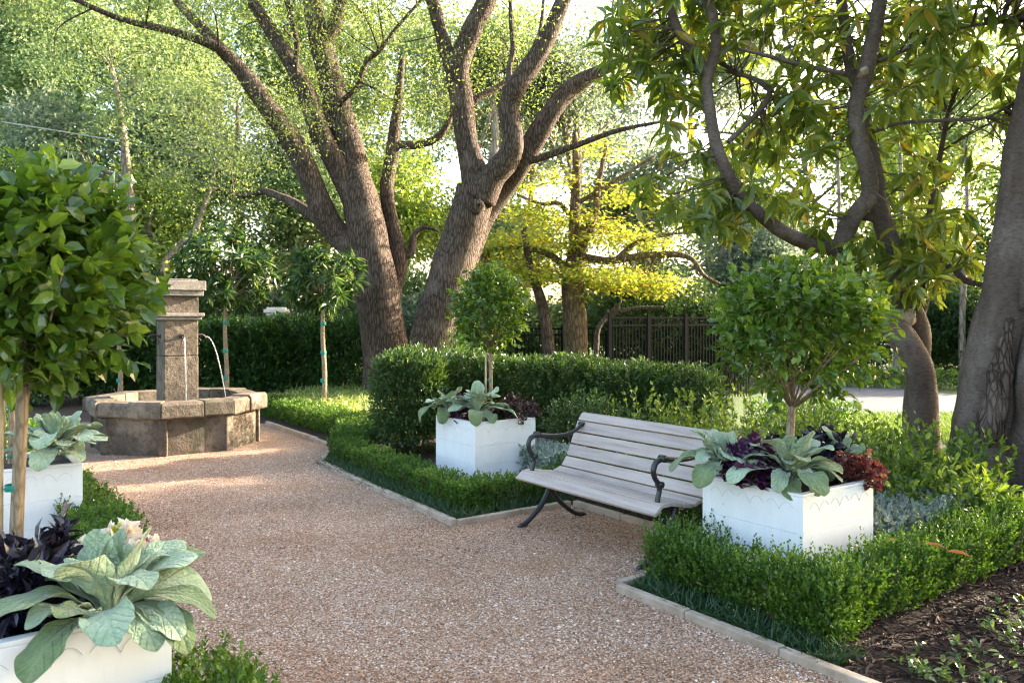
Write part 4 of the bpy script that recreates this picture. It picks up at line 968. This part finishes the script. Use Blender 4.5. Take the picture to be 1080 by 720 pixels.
dA = 15.0
footA = px(409, 412, dA); footA[2] = 0
rootA, LPA = big_tree('live_oak', footA, 'left one of the pair of leaning live oaks, trunk splitting into many limbs', [
    [(412, 430, 62, dA), (408, 390, 52, dA), (403, 345, 47, dA), (396, 295, 45, dA), (388, 250, 43, dA), (381, 215, 38, dA+.05), (373, 178, 30, dA+.15), (366, 150, 20, dA+.2)],
    [(392, 285, 34, dA), (374, 262, 30, dA), (356, 247, 27, dA), (341, 225, 26, dA-.1), (328, 190, 24, dA-.2), (314, 159, 23, dA-.3), (298, 134, 22, dA-.5), (283, 115, 20, dA-.6), (262, 85, 19, dA-.7), (248, 68, 14, dA-.8), (225, 48, 11, dA-1), (180, 33, 8, dA-1.2), (127, 20, 6, dA-1.4), (72, -4, 5, dA-1.6), (20, -30, 3, dA-1.8)],
    [(384, 240, 32, dA), (372, 208, 27, dA), (356, 175, 24, dA), (340, 145, 23, dA-.1), (324, 100, 20, dA-.1), (306, 65, 17, dA-.1), (285, 32, 14, dA), (262, -6, 12, dA), (240, -60, 10, dA)],
    [(383, 225, 34, dA+.2), (372, 170, 32, dA+.2), (358, 120, 30, dA+.2), (346, 75, 26, dA+.3), (336, 40, 22, dA+.3), (329, 0, 20, dA+.4), (322, -60, 16, dA+.4)],
    [(398, 300, 26, dA+.4), (400, 262, 20, dA+.5), (392, 225, 18, dA+.6), (383, 190, 15, dA+.6), (375, 150, 12, dA+.6), (366, 120, 9, dA+.6)],
    [(406, 330, 24, dA+.6), (414, 300, 22, dA+.7), (420, 272, 20, dA+.7), (413, 235, 15, dA+.7), (408, 200, 15, dA+.7), (413, 165, 14, dA+.7), (416, 138, 13, dA+.7), (420, 105, 9, dA+.7), (424, 60, 6, dA+.7)],
    [(420, 272, 13, dA+.7), (433, 266, 9, dA+.7), (437, 248, 7, dA+.7), (447, 240, 5, dA+.6), (462, 243, 3, dA+.6)],
    [(414, 152, 9, dA+.7), (440, 153, 9, dA+.7), (462, 145, 8, dA+.7), (473, 128, 7, dA+.7), (480, 108, 6, dA+.7), (490, 85, 4, dA+.7)],
    [(250, 70, 15, dA-.7), (232, 52, 13, dA-.6), (213, 30, 11, dA-.5), (190, 5, 9, dA-.4), (160, -40, 7, dA-.3)],
    [(345, 242, 13, dA), (330, 228, 12, dA+.2), (312, 215, 10, dA+.4), (294, 207, 8, dA+.6), (278, 202, 7, dA+.8), (262, 206, 6, dA+.9), (246, 206, 4, dA+1)],
    [(342, 40, 20, dA+.3), (352, 28, 15, dA+.3), (360, 0, 14, dA+.3), (372, -50, 10, dA+.3)],
    [(352, 120, 7, dA+.2), (362, 106, 6, dA-.1), (376, 92, 5, dA-.2), (386, 66, 5, dA-.2), (400, 54, 4.5, dA-.3), (421, 26, 4, dA-.3), (447, -2, 3, dA-.3)],
    [(362, 150, 12, dA+.1), (345, 124, 10, dA), (324, 97, 8, dA-.15), (312, 75, 7, dA-.25), (313, 45, 6, dA-.3), (302, 0, 5, dA-.3)],
], 'barkoak', 300)
oak_crown(rootA, LPA, footA, [
    (px(230, 0, dA), (3.8, 3.4, 2.2)), (px(330, -70, dA), (3.4, 3.2, 2.6)), (px(110, -20, dA-1), (2.6, 2.6, 1.7)), (px(420, 10, dA), (2.0, 2.2, 2.0)), (px(300, 120, dA+1.6), (2.6, 1.2, 1.5)), (px(240, 210, dA+1.4), (1.4, 1.2, .9)), (px(360, -200, dA), (4.6, 4.2, 2.6)), (px(290, 50, dA-1.3), (3.4, .7, 1.7)), (px(390, 120, dA-.8), (1.6, .6, 1.5))],
    860, 66, 310, gate=-.15)

dB = 14.4
footB = px(452, 412, dB); footB[2] = 0
rootB, LPB = big_tree('live_oak', footB, 'right one of the pair of leaning live oaks, forking into three heavy limbs', [
    [(448, 425, 58, dB), (453, 385, 50, dB), (458, 350, 47, dB), (469, 310, 45, dB), (482, 268, 44, dB), (493, 232, 44, dB), (502, 200, 42, dB)],
    [(504, 205, 36, dB), (500, 180, 28, dB), (492, 148, 24, dB), (487, 108, 24, dB), (482, 75, 26, dB), (490, 52, 22, dB), (501, 25, 21, dB), (514, -2, 20, dB), (528, -60, 17, dB)],
    [(482, 82, 20, dB), (471, 56, 16, dB), (464, 30, 14, dB), (455, -4, 14, dB), (440, -60, 11, dB)],
    [(506, 208, 38, dB-.1), (520, 186, 28, dB-.2), (536, 166, 26, dB-.3), (541, 145, 22, dB-.4), (537, 115, 22, dB-.4), (543, 94, 23, dB-.5), (558, 72, 21, dB-.5), (573, 48, 19, dB-.5), (585, 22, 17, dB-.5), (596, -4, 16, dB-.5), (618, -60, 12, dB-.5)],
    [(470, 345, 24, dB+.3), (484, 300, 26, dB+.3), (497, 258, 27, dB+.3), (514, 220, 26, dB+.3), (538, 188, 26, dB+.2), (558, 158, 24, dB+.1), (578, 124, 21, dB), (597, 98, 20, dB), (618, 83, 17, dB), (640, 72, 12, dB), (672, 58, 8, dB), (710, 40, 5, dB)],
    [(538, 100, 8, dB-.4), (537, 72, 6, dB-.4), (541, 52, 6, dB-.4), (539, 25, 5, dB-.4), (538, -8, 4, dB-.4)],
    [(550, 170, 10, dB+.1), (566, 168, 8, dB), (595, 158, 7, dB-.1), (625, 147, 6, dB-.2), (655, 137, 5, dB-.2), (700, 128, 3, dB-.3)],
    [(484, 118, 9, dB+.3), (505, 103, 8, dB+.5), (524, 92, 6, dB+.6), (548, 76, 4, dB+.7)],
    [(545, 90, 7, dB-.4), (560, 55, 4, dB-.4), (570, 30, 4, dB-.4), (574, -10, 3, dB-.4)],
], 'barkoak', 330)
kn = MB()
for (x, y, r) in ((502, 217, 6.2), (366, 268, 6), (383, 300, 5)):
    dd = dB-.42 if x > 450 else dA-.36
    c = px(x, y, dd)-footB; rr = r*dd/F; kn.tube([c+np.array([0, .25, 0]), c, c+np.array([.005, -.03, 0]), c+np.array([.005, -.02, 0])], [rr*1.7, rr*1.35, rr, rr*.55], 12, .08, 1)
    if x > 450: kn.build('knot', M['barkoak'], rootB, True); kn = MB()
oak_crown(rootB, LPB, footB, [
    (px(520, -50, dB), (3.6, 3.2, 1.8)), (px(640, 20, dB), (2.0, 2.2, 1.6)), (px(420, -30, dB+1), (2.0, 2.2, 1.6)), (px(560, -190, dB), (4.6, 4.2, 2.4)), (px(545, 105, dB+1.5), (2.3, 1.0, 1.1)), (px(440, 110, dB+1.4), (1.2, 1.0, 1.3))],
    470, 62, 340, gate=-.05, ntw=90)

# --- magnolia with long leaves
dM = 8.4
footM = px(968, 446, dM); footM[2] = 0
rootM, LPM = big_tree('magnolia_tree', footM, 'magnolia with twisting grey-brown limbs and long drooping leaves', [
    [(978, 505, 34, dM), (975, 450, 29, dM), (973, 410, 28, dM), (966, 378, 28, dM), (950, 354, 28, dM), (930, 334, 27, dM+.1), (905, 305, 25, dM+.2), (888, 275, 24, dM+.2), (892, 245, 20, dM+.2), (903, 225, 18, dM+.1), (917, 205, 17, dM), (914, 175, 17, dM-.1), (905, 148, 17, dM-.1), (903, 112, 16, dM-.1), (911, 85, 17, dM-.1), (920, 45, 16, dM-.1), (928, 0, 15, dM-.1), (940, -70, 11, dM-.1)],
    [(966, 500, 24, dM+.3), (964, 440, 22, dM+.3), (968, 395, 22, dM+.3), (969, 355, 24, dM+.2), (957, 322, 26, dM+.2), (946, 285, 22, dM+.3), (936, 250, 21, dM+.3), (926, 215, 19, dM+.3), (922, 180, 17, dM+.4), (912, 130, 15, dM+.5), (900, 80, 14, dM+.5), (892, 40, 12, dM+.5), (886, -10, 11, dM+.5), (870, -80, 8, dM+.5)],
    [(896, 290, 22, dM+.2), (878, 262, 18, dM+.1), (852, 256, 16, dM), (830, 247, 15, dM-.1), (808, 231, 14, dM-.2), (786, 212, 13, dM-.2), (770, 188, 13, dM-.3), (756, 155, 13, dM-.3), (749, 118, 12, dM-.3), (746, 85, 12, dM-.3), (755, 50, 11, dM-.3), (751, 15, 11, dM-.3), (742, -10, 10, dM-.3), (730, -70, 7, dM-.3)],
    [(746, 80, 11, dM-.3), (732, 55, 11, dM-.3), (717, 36, 10, dM-.3), (708, 12, 9, dM-.3), (700, -15, 8, dM-.3)],
    [(933, 232, 10, dM+.3), (908, 228, 10, dM+.3), (893, 232, 9, dM+.3)],
    [(893, 78, 5, dM-.2), (850, 70, 5, dM-.2), (812, 60, 4, dM-.3), (780, 52, 3, dM-.4)],
    [(768, 150, 5, dM-.3), (800, 118, 6, dM-.1), (812, 96, 6, dM+.1), (795, 83, 5, dM+.2), (775, 78, 4, dM+.3)],
    [(920, 140, 4, dM), (950, 130, 4, dM-.1), (1000, 127, 4, dM-.2), (1040, 124, 3, dM-.3), (1075, 105, 3, dM-.4)],
    [(960, 280, 7, dM+.2), (985, 279, 7, dM+.1), (1006, 284, 6, dM), (1018, 296, 7, dM-.1), (1040, 301, 5, dM-.2)],
    [(915, 70, 5, dM), (960, 50, 4, dM-.2), (1010, 30, 4, dM-.4), (1070, 22, 3, dM-.6)],
    [(970, 330, 12, dM+.5), (978, 300, 10, dM+.6), (975, 262, 8, dM+.7), (985, 200, 6, dM+.8), (1000, 120, 5, dM+.9)],
], 'barkmag', 360, rough=.05)
cw = MB()
for (x, y, r, dd, dx, dz) in ((912, 75, 4, dM-.24, -.02, .02), (958, 334, 8.5, dM+.02, .0, .02)):
    c = px(x, y, dd)-footM; rr = r*dd/F; cw.tube([c+np.array([-dx, .12, -dz]), c, c+np.array([dx, -.015, dz])], [rr*1.15, rr*1.1, rr*.9], 10, .14, 2)
cw.build('cut_stub', M['cutwood'], rootM)

def whorls(root, LP, foot, boxes, seed, gate, name='crown'):
    rng = np.random.default_rng(seed); T = []
    for (x0, x1, y0, y1, d0, d1, n) in boxes:
        d = rng.uniform(d0, d1, n*2); x = rng.uniform(x0, x1, n*2); y = rng.uniform(y0, y1, n*2)
        P = np.stack([(x-540)/F*dM+(d-dM)*.3, d, H-(y-HY)*dM/F], 1); keep = lump(P, 2.4, seed)+.3*rng.normal(size=len(P)) > gate
        T.append(P[keep][:n])
    T = np.concatenate(T)-foot; n = len(T); k = 10
    dr = nrm(rng.normal(size=(n, 3))+np.array([0, -.2, .25])); a = np.arange(k)*2.4+rng.uniform(0, 6, (n, 1))+rng.normal(size=(n, k))*.2
    u = nrm(np.cross(dr, rng.normal(size=(n, 3)))); w = np.cross(dr, u); op = np.radians(rng.uniform(48, 98, (n, k)))
    D = dr[:, None]*np.cos(op)[..., None]+(u[:, None]*np.cos(a)[..., None]+w[:, None]*np.sin(a)[..., None])*np.sin(op)[..., None]
    D[..., 2] -= rng.uniform(.2, .75, (n, k))
    P = np.repeat(T[:, None], k, 1)-dr[:, None]*(rng.random((n, k))*.07)[..., None]
    keep = rng.random(n*k) < .86; N_ = keep.sum(); Ls = .255*rng.uniform(.65, 1.25, N_)
    leaves(name, P.reshape(-1, 3)[keep], D.reshape(-1, 3)[keep], Ls, Ls*.27, T8, M['mag'], root, rng, .55, np.clip(.15+.5*rng.random(N_)+.5*(rng.random(N_) < .10), 0, 1))
    tb = MB(); twigs_to(tb, LP, T, rng, .013, .0045, .05, 5); tb.build('twigs', M['barkmag'], root, True)
whorls(rootM, LPM, footM, [(640, 780, -40, 90, 7.9, 9.4, 90), (690, 860, 60, 222, 8.0, 9.6, 75), (760, 960, -60, 130, 7.9, 9.6, 120), (860, 1010, 120, 300, 8.0, 9.6, 62), (930, 1130, -60, 110, 6.8, 9.4, 120), (1010, 1140, 90, 210, 7., 9., 30), (670, 800, 190, 245, 7.6, 8.6, 22), (940, 1040, 235, 310, 8., 9.4, 40),
    (560, 1500, -420, -60, 6.2, 11.5, 240), (1130, 1600, -100, 160, 6.2, 11., 110)], 370, -.28)

# --- the big trunk cut by the right edge
dR = 7.4
footR = px(1050, 520, dR); footR[2] = 0
rootR, LPR = big_tree('broad_trunk_tree', footR, 'massive smooth grey trunk leaning out of the right edge', [
    [(1058, 545, 128, dR), (1054, 500, 104, dR), (1052, 455, 84, dR), (1050, 420, 74, dR), (1056, 375, 66, dR), (1066, 320, 62, dR), (1076, 270, 60, dR), (1084, 220, 58, dR), (1091, 165, 55, dR), (1102, 100, 52, dR), (1115, 0, 48, dR), (1130, -120, 40, dR)],
    [(1128, 560, 150, dR-.4), (1118, 500, 110, dR-.4), (1113, 450, 92, dR-.4), (1112, 400, 78, dR-.4), (1122, 330, 66, dR-.3), (1142, 250, 58, dR-.2), (1170, 150, 52, dR), (1210, 0, 44, dR)],
    [(1092, 330, 34, dR-.3), (1096, 280, 44, dR-.2), (1105, 220, 46, dR-.1), (1118, 150, 40, dR), (1140, 40, 34, dR)],
], 'barkmag', 400, rough=.07, trunk_n=2, n=24)
sc = MB(); limb(sc, [(1040, 470, 10, dR-.42), (1047, 440, 26, dR-.38), (1052, 405, 22, dR-.33), (1058, 372, 16, dR-.29), (1066, 335, 6, dR-.27)], 0, 14, .3, 5, 6); sc.V = [v-footR for v in sc.V]
sc.build('bark_scar', M['barkoak'], rootR, True)
oak_crown(rootR, LPR, footR, [(px(1150, -250, dR), (2.4, 2.4, 1.3)), (px(1420, -240, dR), (2.8, 2.6, 1.5)), (px(1300, -420, dR), (3.2, 3.0, 1.5))], 330, 60, 410, L=.11, ratio=.4, mat='mag', ntw=60, tw='barkmag')

# --- yellow maple in layers
dY = 17.5
footY = px(607, 405, dY); footY[2] = 0
rootY, LPY = big_tree('yellow_maple', footY, 'small maple with layered bright yellow autumn leaves', [
    [(608, 410, 34, dY), (607, 375, 27, dY), (606, 335, 25, dY), (604, 300, 24, dY), (610, 262, 18, dY), (620, 240, 16, dY)],
    [(604, 300, 14, dY), (605, 265, 12, dY), (606, 225, 11, dY), (608, 180, 9, dY), (606, 140, 6, dY)],
    [(620, 245, 12, dY), (628, 220, 8, dY), (632, 190, 6, dY), (640, 150, 4, dY)],
    [(612, 270, 9, dY-.2), (640, 275, 8, dY-.3), (662, 272, 8, dY-.3), (700, 268, 7, dY-.4), (728, 272, 6, dY-.5), (742, 290, 4, dY-.5), (760, 300, 3, dY-.5)],
    [(650, 274, 7, dY-.3), (668, 258, 5, dY-.4), (690, 250, 4, dY-.5), (730, 245, 3, dY-.5), (775, 250, 2, dY-.5)],
    [(603, 290, 9, dY), (585, 272, 7, dY-.1), (560, 262, 6, dY-.2), (530, 262, 4, dY-.3), (500, 268, 3, dY-.3)],
    [(606, 235, 6, dY), (590, 215, 5, dY), (570, 215, 4, dY), (545, 205, 3, dY)],
    [(608, 215, 5, dY), (650, 190, 4, dY), (690, 165, 3, dY)],
], 'barkmaple', 430)
rng = np.random.default_rng(440); Tp = []
for (x, y, wx, hy, n) in ((602, 286, 104, 10, 105), (655, 294, 50, 9, 36), (550, 284, 52, 9, 36), (548, 250, 54, 9, 34), (655, 246, 50, 9, 34), (590, 226, 58, 9, 30), (520, 262, 40, 8, 14), (684, 302, 24, 6, 7), (650, 205, 50, 9, 14), (590, 185, 50, 10, 12), (560, 212, 34, 8, 9), (630, 150, 40, 12, 8)):
    a = rng.uniform(0, 6.28, n); q = np.sqrt(rng.random(n)); s = dY/F
    c = px(x, y, dY); Tp.append(np.stack([c[0]+np.cos(a)*q*wx*s, c[1]+np.sin(a)*q*wx*s*.8, c[2]+rng.normal(size=n)*hy*s*.5-q**2*hy*s], 1))
Tp = np.concatenate(Tp)-footY; n = len(Tp); k = 44
off = rng.normal(size=(n, k, 3))*np.array([.25, .25, .07]); A = (Tp[:, None]+off).reshape(-1, 3); D = (off*np.array([1, 1, .3])+rng.normal(size=off.shape)*.12+np.array([0, 0, -.10])).reshape(-1, 3)
leaves('crown', A, D, .095*rng.uniform(.6, 1.25, len(A)), .075, T4, M['maple'], rootY, rng, .75, np.clip(np.repeat(rng.random(n), k)*.55+.3*rng.random(len(A))+.5*(rng.random(len(A)) < .05), 0, 1))
tb = MB(); twigs_to(tb, LPY, Tp[rng.permutation(n)[:130]], rng, .018, .004, .02); tb.build('twigs', M['barkmaple'], rootY, True)
# leaning grey stem and the bare arched branch beside it
f2 = px(578, 405, 17); f2[2] = 0
big_tree('slender_trunk', f2, 'slim leaning grey trunk left of the yellow maple trunk', [[(582, 405, 15, 17), (577, 350, 13, 17), (570, 315, 11, 17), (560, 285, 8, 17), (552, 240, 6, 17)]], 'barkoak', 450)
f3 = px(628, 405, 16); f3[2] = 0
big_tree('bare_branch_shrub', f3, 'bare arching branch beside the left end of the black fence', [[(628, 405, 6, 16), (629, 365, 6, 16), (632, 344, 5, 16), (645, 331, 5, 16), (670, 325, 4, 16), (700, 324, 3, 16)], [(640, 331, 4, 16), (652, 322, 3, 16), (655, 316, 2, 16)]], 'barkoak', 455)

# --- young trees behind the fountain
slim_tree(238, 238, 330, 415, 13.6, 108, 'young narrow-leaved tree just right of the fountain pillar', 460, 120)
slim_tree(341, 256, 330, 415, 13.0, 84, 'young narrow-leaved tree nearest the oak trunk', 461, 95)
slim_tree(126, 262, 335, 410, 13.4, 92, 'young narrow-leaved tree left of the fountain pillar', 462, 95)

# ------------------------------------------------------------------ trees behind, each with crown and trunk
BGT = [
 (60, 60, 30, 300, 300, 'bgA', 'tall sunny broadleaf tree at the far left edge', 1),
 (150, 90, 27, 270, 300, 'bgA', 'tall sunny tree with a pale bare trunk behind the cable', 1),
 (250, 150, 25, 230, 200, 'bgB', 'grey-green tree between the pale trunk and the live oaks', 1),
 (40, 190, 24, 220, 180, 'bgB', 'grey-green tree low behind the near left standard tree', 1),
 (150, 235, 22, 200, 130, 'bgD', 'lime green small tree behind the fountain pillar', 1),
 (300, 240, 24, 200, 150, 'bgA', 'yellow-green tree seen between the young trees', 1),
 (420, 220, 26, 200, 190, 'bgD', 'lime green tree glowing behind the live oak trunks', 1),
 (350, 60, 32, 330, 260, 'bgA', 'high sunny tree above the left live oak', 1),
 (530, 260, 27, 200, 130, 'bgA', 'yellow-green tree low behind the right live oak', 1),
 (560, 120, 36, 260, 170, 'bgB', 'pale grey-green tree far behind the right live oak', .75),
 (680, 200, 30, 240, 150, 'bgB', 'pale grey-green tree behind the arching maple branches', .8),
 (770, 270, 24, 170, 130, 'bgB', 'soft grey-green tree above the black fence', 1),
 (690, 320, 21, 150, 120, 'bgC', 'dark evergreen mass directly behind the black fence', 1),
 (850, 200, 28, 260, 190, 'bgD', 'lime green tree seen through the magnolia leaves', .9),
 (1000, 150, 30, 260, 230, 'bgA', 'sunny tree seen between magnolia and big right trunk', .9),
 (880, 340, 22, 140, 110, 'bgC', 'dark tree beyond the driveway behind the broad standard tree', 1),
 (1000, 340, 22, 130, 120, 'bgC', 'dark tree beyond the driveway left of the big right trunk', 1),
 (960, 260, 27, 170, 110, 'bgD', 'lime green tree above the driveway', 1),
 (1100, 250, 26, 200, 220, 'bgC', 'deep green tree at the right edge behind the big trunk', 1),
 (470, 320, 22, 170, 80, 'bgC', 'dark low tree behind the two oak trunks', 1),
 (-60, 240, 20, 200, 240, 'bgC', 'deep green tree partly outside the left edge', 1),
 (610, 340, 24, 200, 70, 'bgC', 'dark low tree behind the yellow maple trunk', 1),
 (600, 90, 25, 190, 150, 'bgB', 'airy grey-green tree in the gap between the live oak and magnolia limbs', .7),
 (500, 60, 23, 200, 170, 'bgA', 'airy leafy tree high behind the right live oak', .55),
 (740, 60, 38, 240, 150, 'bgB', 'faint pale tree high behind the left magnolia limb', .55),
]
for i, (x, y, d, w, h, mt, lab, dn) in enumerate(BGT):
    bg_tree(x, y, d, w, h, mt, lab, 500+i, int(360*dn*(w*h/50000)**.8)+40, 46, .0072*d, tw=.17, gate=.0 if dn == 1 else .15)
# pale trunk at left, slim trunks beyond the driveway
f = px(136, 300, 21.); f[2] = 0
rP, LPP = big_tree('pale_trunk_tree', f, 'tall pale bare trunk rising behind the fountain, crossed by the cable', [[(139, 405, 15, 21), (137, 300, 13, 21), (137, 235, 12, 21), (134, 190, 10, 21), (131, 150, 8, 21), (125, 110, 7, 21), (118, 70, 4, 21)], [(134, 190, 5, 21), (110, 180, 4, 21), (85, 172, 3, 21)], [(166, 400, 11, 21), (168, 330, 10, 21), (171, 285, 8, 21), (186, 262, 7, 21), (204, 244, 6, 21), (214, 222, 5, 21), (235, 150, 3, 21)]], 'barkbg', 470)
oak_crown(rP, LPP, f, [(px(125, 60, 21), (2.2, 1.6, 1.6)), (px(100, 165, 20.6), (1.6, 1.0, .9)), (px(215, 180, 21), (1.5, 1.2, 1.3)), (px(160, 120, 20.5), (1.4, .6, 1.0))], 170, 50, 471, L=.12, ratio=.5, gate=.0, mat='bgA', sg=.3, ntw=40, tw='barkbg')
for i, (x, d, lab) in enumerate(((946, 19.5, 'slim pale trunk beyond the driveway left of the magnolia'), (1015, 20.5, 'slim pale trunk beyond the driveway beside the big right trunk'), (880, 21, 'slim pale trunk beyond the driveway, half hidden by the standard tree'))):
    f = atd(x, d); y0 = HY+F*H/d
    big_tree('slim_trunk_tree', f, lab, [[(x, y0+3, 8, d), (x, 340, 6.5, d), (x+2, 280, 5.5, d), (x+5, 220, 4, d), (x+3, 150, 3, d)]], 'barkbg', 480+i)

# --- unseen trees added on the right to throw the garden's dappled shade
def shade(x, y, zc, rx, rz, ncl, label, seed, gate):
    rng = np.random.default_rng(seed); foot = np.array([x, y, 0.]); root = thing('added_shade_tree', foot, label, 'tree', 'unseen trees added for shade right of the garden')
    lobes = [(np.array([0, 0, zc])+sphere_pts(1, rng)[0]*np.array([rx, rx, rz])*.5, np.array([rx*.6, rx*.6, rz*.55])) for _ in range(8)]
    P, A, D, hue = crown_cloud(rng, lobes, ncl, 60, .42, gate, seed)
    leaves('crown', A, D, .17*rng.uniform(.7, 1.2, len(A)), .085, TQ, M['bgC'], root, rng, .5)
    tb = MB(); tb.tube([(0, 0, 0), (.1, 0, zc*.5), (0, .1, zc)], [.3, .24, .12], 10, .06, seed, 4); tb.build('trunk', M['barkoak'], root, True)
for i, a in enumerate(SHADE): shade(*a[:6], a[6], 600+i, a[7])

# ------------------------------------------------------------------ fences, pillars, cable
def fence(x0, d0, x1, d1, top, label, n, seed, bars=2):
    p, q = atd(x0, d0), atd(x1, d1); L = np.linalg.norm(q-p); d = (q-p)/L; root = thing('iron_fence', p, label, 'fence', 'black iron fences', math.atan2(d[1], d[0]))
    r = MB()
    for z in (.12, top-.16, top-.02): r = MB(); r.box((L/2, 0, z), (L, .035, .035)); r.build('rail', M['blackmetal'], root)
    for i in range(n+1):
        t = L*i/n; b = MB()
        if i % 12 == 0: b.box((t, 0, top/2+.03), (.06, .06, top+.06)); b.build('post', M['blackmetal'], root)
        else: b.box((t, 0, top/2), (.018, .018, top-.05)); b.build('baluster', M['blackmetal'], root)
fence(643, 14.8, 790, 16.2, 1.62, 'black iron railing behind the dark shrubs right of the maple', 46, 1)
fence(545, 17.5, 640, 18.2, 1.38, 'lower black iron railing behind the maple trunk', 24, 2)
fence(-60, 18.0, 400, 19.0, .62, 'low black iron railing under the rear hedge', 84, 3)
for i, (x, d, r, h, lab) in enumerate(((-40, 20, 1.6, 2.3, 'pale green bush far behind the left standard tree'), (60, 22, 1.8, 2.5, 'pale green bush behind the rear hedge at the left'), (160, 22.5, 1.8, 2.5, 'pale green bush behind the rear hedge and pillar'), (250, 22.8, 1.6, 2.3, 'pale green bush left of the brick pillar'), (330, 23, 1.6, 2.6, 'pale green bush right of the brick pillar'), (410, 22, 1.5, 2.6, 'pale green bush behind the live oak trunks'), (470, 20, 1.3, 2.1, 'green bush seen right of the live oak trunks'), (540, 20, 1.3, 2.0, 'green bush behind the slim leaning trunk'))):
    shrub(atd(x, d), r, 1.0, h, lab, 'bushes across the street', 700+i, 'bgA' if i % 2 else 'bgB', .17, 620, 8, sl=(.3, .6), wob=.25)
for i, (x, d, r, h, lab) in enumerate(((690, 18.5, 1.3, 1.9, 'dark bush behind the left end of the railing'), (760, 18.6, 1.2, 1.8, 'dark bush behind the right end of the railing'), (845, 20.5, 1.5, 2.0, 'dark bush beyond the driveway, left of the slim trunks'), (925, 21.5, 1.5, 2.3, 'dark bush beyond the driveway between slim trunks'), (1000, 21.5, 1.4, 2.2, 'dark bush beyond the driveway near the big right trunk'), (1090, 20, 1.6, 2.4, 'dark bush beyond the driveway at the right edge'))):
    shrub(atd(x, d), r, 1.0, h, lab, 'dark bushes in the background', 720+i, 'bgC', .14, 620, 8, sl=(.3, .6), wob=.25)
def pillar(x, y, d, w, label, mat='brick'):
    top = H-(y-HY)*d/F; root = thing('gate_pillar', atd(x, d), label, 'pillar', 'gate pillars')
    b = MB(); b.box((0, 0, (top-.22)/2), (w, w, top-.22)); b.build('shaft', M[mat], root, False, .01)
    c = MB(); c.box((0, 0, top-.18), (w+.10, w+.10, .08)); c.box((0, 0, top-.10), (w+.2, w+.2, .09)); c.box((0, 0, top-.03), (w+.08, w+.08, .06)); c.build('cap', M['cream'], root, False, .012)
pillar(292, 324, 21.0, .34, 'brick pillar with cream cap behind the rear hedge')
pillar(352, 333, 20.0, .30, 'lower brick pillar with cream cap half hidden by leaves')
pillar(748, 328, 19.5, .50, 'pale pillar with cream cap behind the black fence', 'cream')
w = MB(); w.tube([px(-260, 82, 21), px(-60, 117, 21.5), px(0, 128.5, 22), px(60, 138, 22.5), px(120, 148, 23), px(185, 160, 23.5), px(300, 180, 25), px(480, 205, 29)], [.02]*8, 6)
tag(w.build('overhead_cable', M['wire'], None, True), 'pale overhead cable crossing the upper left trees', 'cable')

# --- fallen leaves
def fallen(x, y, z, size, az, label, seed, tilt=.1):
    rg = np.random.default_rng(seed); p = gp(x, y, z)
    o = leaves('fallen_leaf', np.zeros((1, 3)), np.array([[math.cos(az), math.sin(az), tilt]]), size, size*.42, T8, M['deadleaf'], None, rg, .9, np.array([.5])); o.location = tuple(p); tag(o, label, 'leaf', 'fallen orange leaves')
fallen(872, 694, .03, .11, .2, 'orange dry leaf on the mulch beside the edging corner', 1)
fallen(975, 574, .44, .10, -.5, 'orange dry leaf lying on top of the right-hand boxwood hedge', 2)
fallen(997, 582, .42, .12, -.6, 'longer orange leaf stuck in the right-hand boxwood hedge, right of another', 3)
fallen(938, 570, .44, .06, .4, 'tiny orange leaf on the right-hand boxwood hedge nearest the box', 4)
fallen(893, 661, .035, .06, 2.2, 'tiny orange leaf at the foot of the right-hand boxwood hedge', 5)

# ------------------------------------------------------------------ camera and light
cam = bpy.data.cameras.new('camera'); co = bpy.data.objects.new('camera', cam); COL.objects.link(co)
co.location = (0, 0, H); co.rotation_euler = (R(90), 0, 0); cam.sensor_width = 36; cam.lens = F/1080*36; cam.shift_y = -25/1080; cam.clip_end = 2000; cam.clip_start = .05
scn.camera = co
cam.dof.use_dof = True; cam.dof.focus_distance = 4.6; cam.dof.aperture_fstop = 5.0
EL, AZX, AZY = SUN
to = Vector((AZX, AZY, 0)).normalized()*math.cos(R(EL)); to.z = math.sin(R(EL))
sl = bpy.data.lights.new('sun', 'SUN'); sl.energy = SUN_E; sl.angle = R(.53); sl.color = (1, .87, .68)
so = bpy.data.objects.new('sun', sl); COL.objects.link(so); so.rotation_euler = (-to).to_track_quat('-Z', 'Y').to_euler(); so.location = (20, 10, 20)
w = bpy.data.worlds.new('World'); scn.world = w; w.use_nodes = True; nt = w.node_tree
sk = nt.nodes.new('ShaderNodeTexSky'); sk.sky_type = 'NISHITA'; sk.sun_disc = False; sk.sun_elevation = R(EL); sk.sun_rotation = math.atan2(to.x, to.y); sk.dust_density = 4.0; sk.air_density = 1.0; sk.ozone_density = .3
nt.links.new(sk.outputs[0], nt.nodes['Background'].inputs[0]); nt.nodes['Background'].inputs[1].default_value = SKY_S
vs = scn.view_settings; vs.view_transform = 'Standard'; vs.look = 'None'; vs.exposure = EXPO; vs.gamma = 1; vs.use_curve_mapping = False
scn.cycles.use_denoising = True; scn.cycles.denoiser = 'OPENIMAGEDENOISE'; scn.cycles.denoising_prefilter = 'ACCURATE'; scn.cycles.denoising_input_passes = 'RGB_ALBEDO_NORMAL'; scn.cycles.filter_width = 1.2
scn.cycles.use_adaptive_sampling = False; scn.cycles.max_bounces = 8; scn.cycles.transmission_bounces = 6; scn.cycles.diffuse_bounces = 4; scn.cycles.sample_clamp_indirect = 3
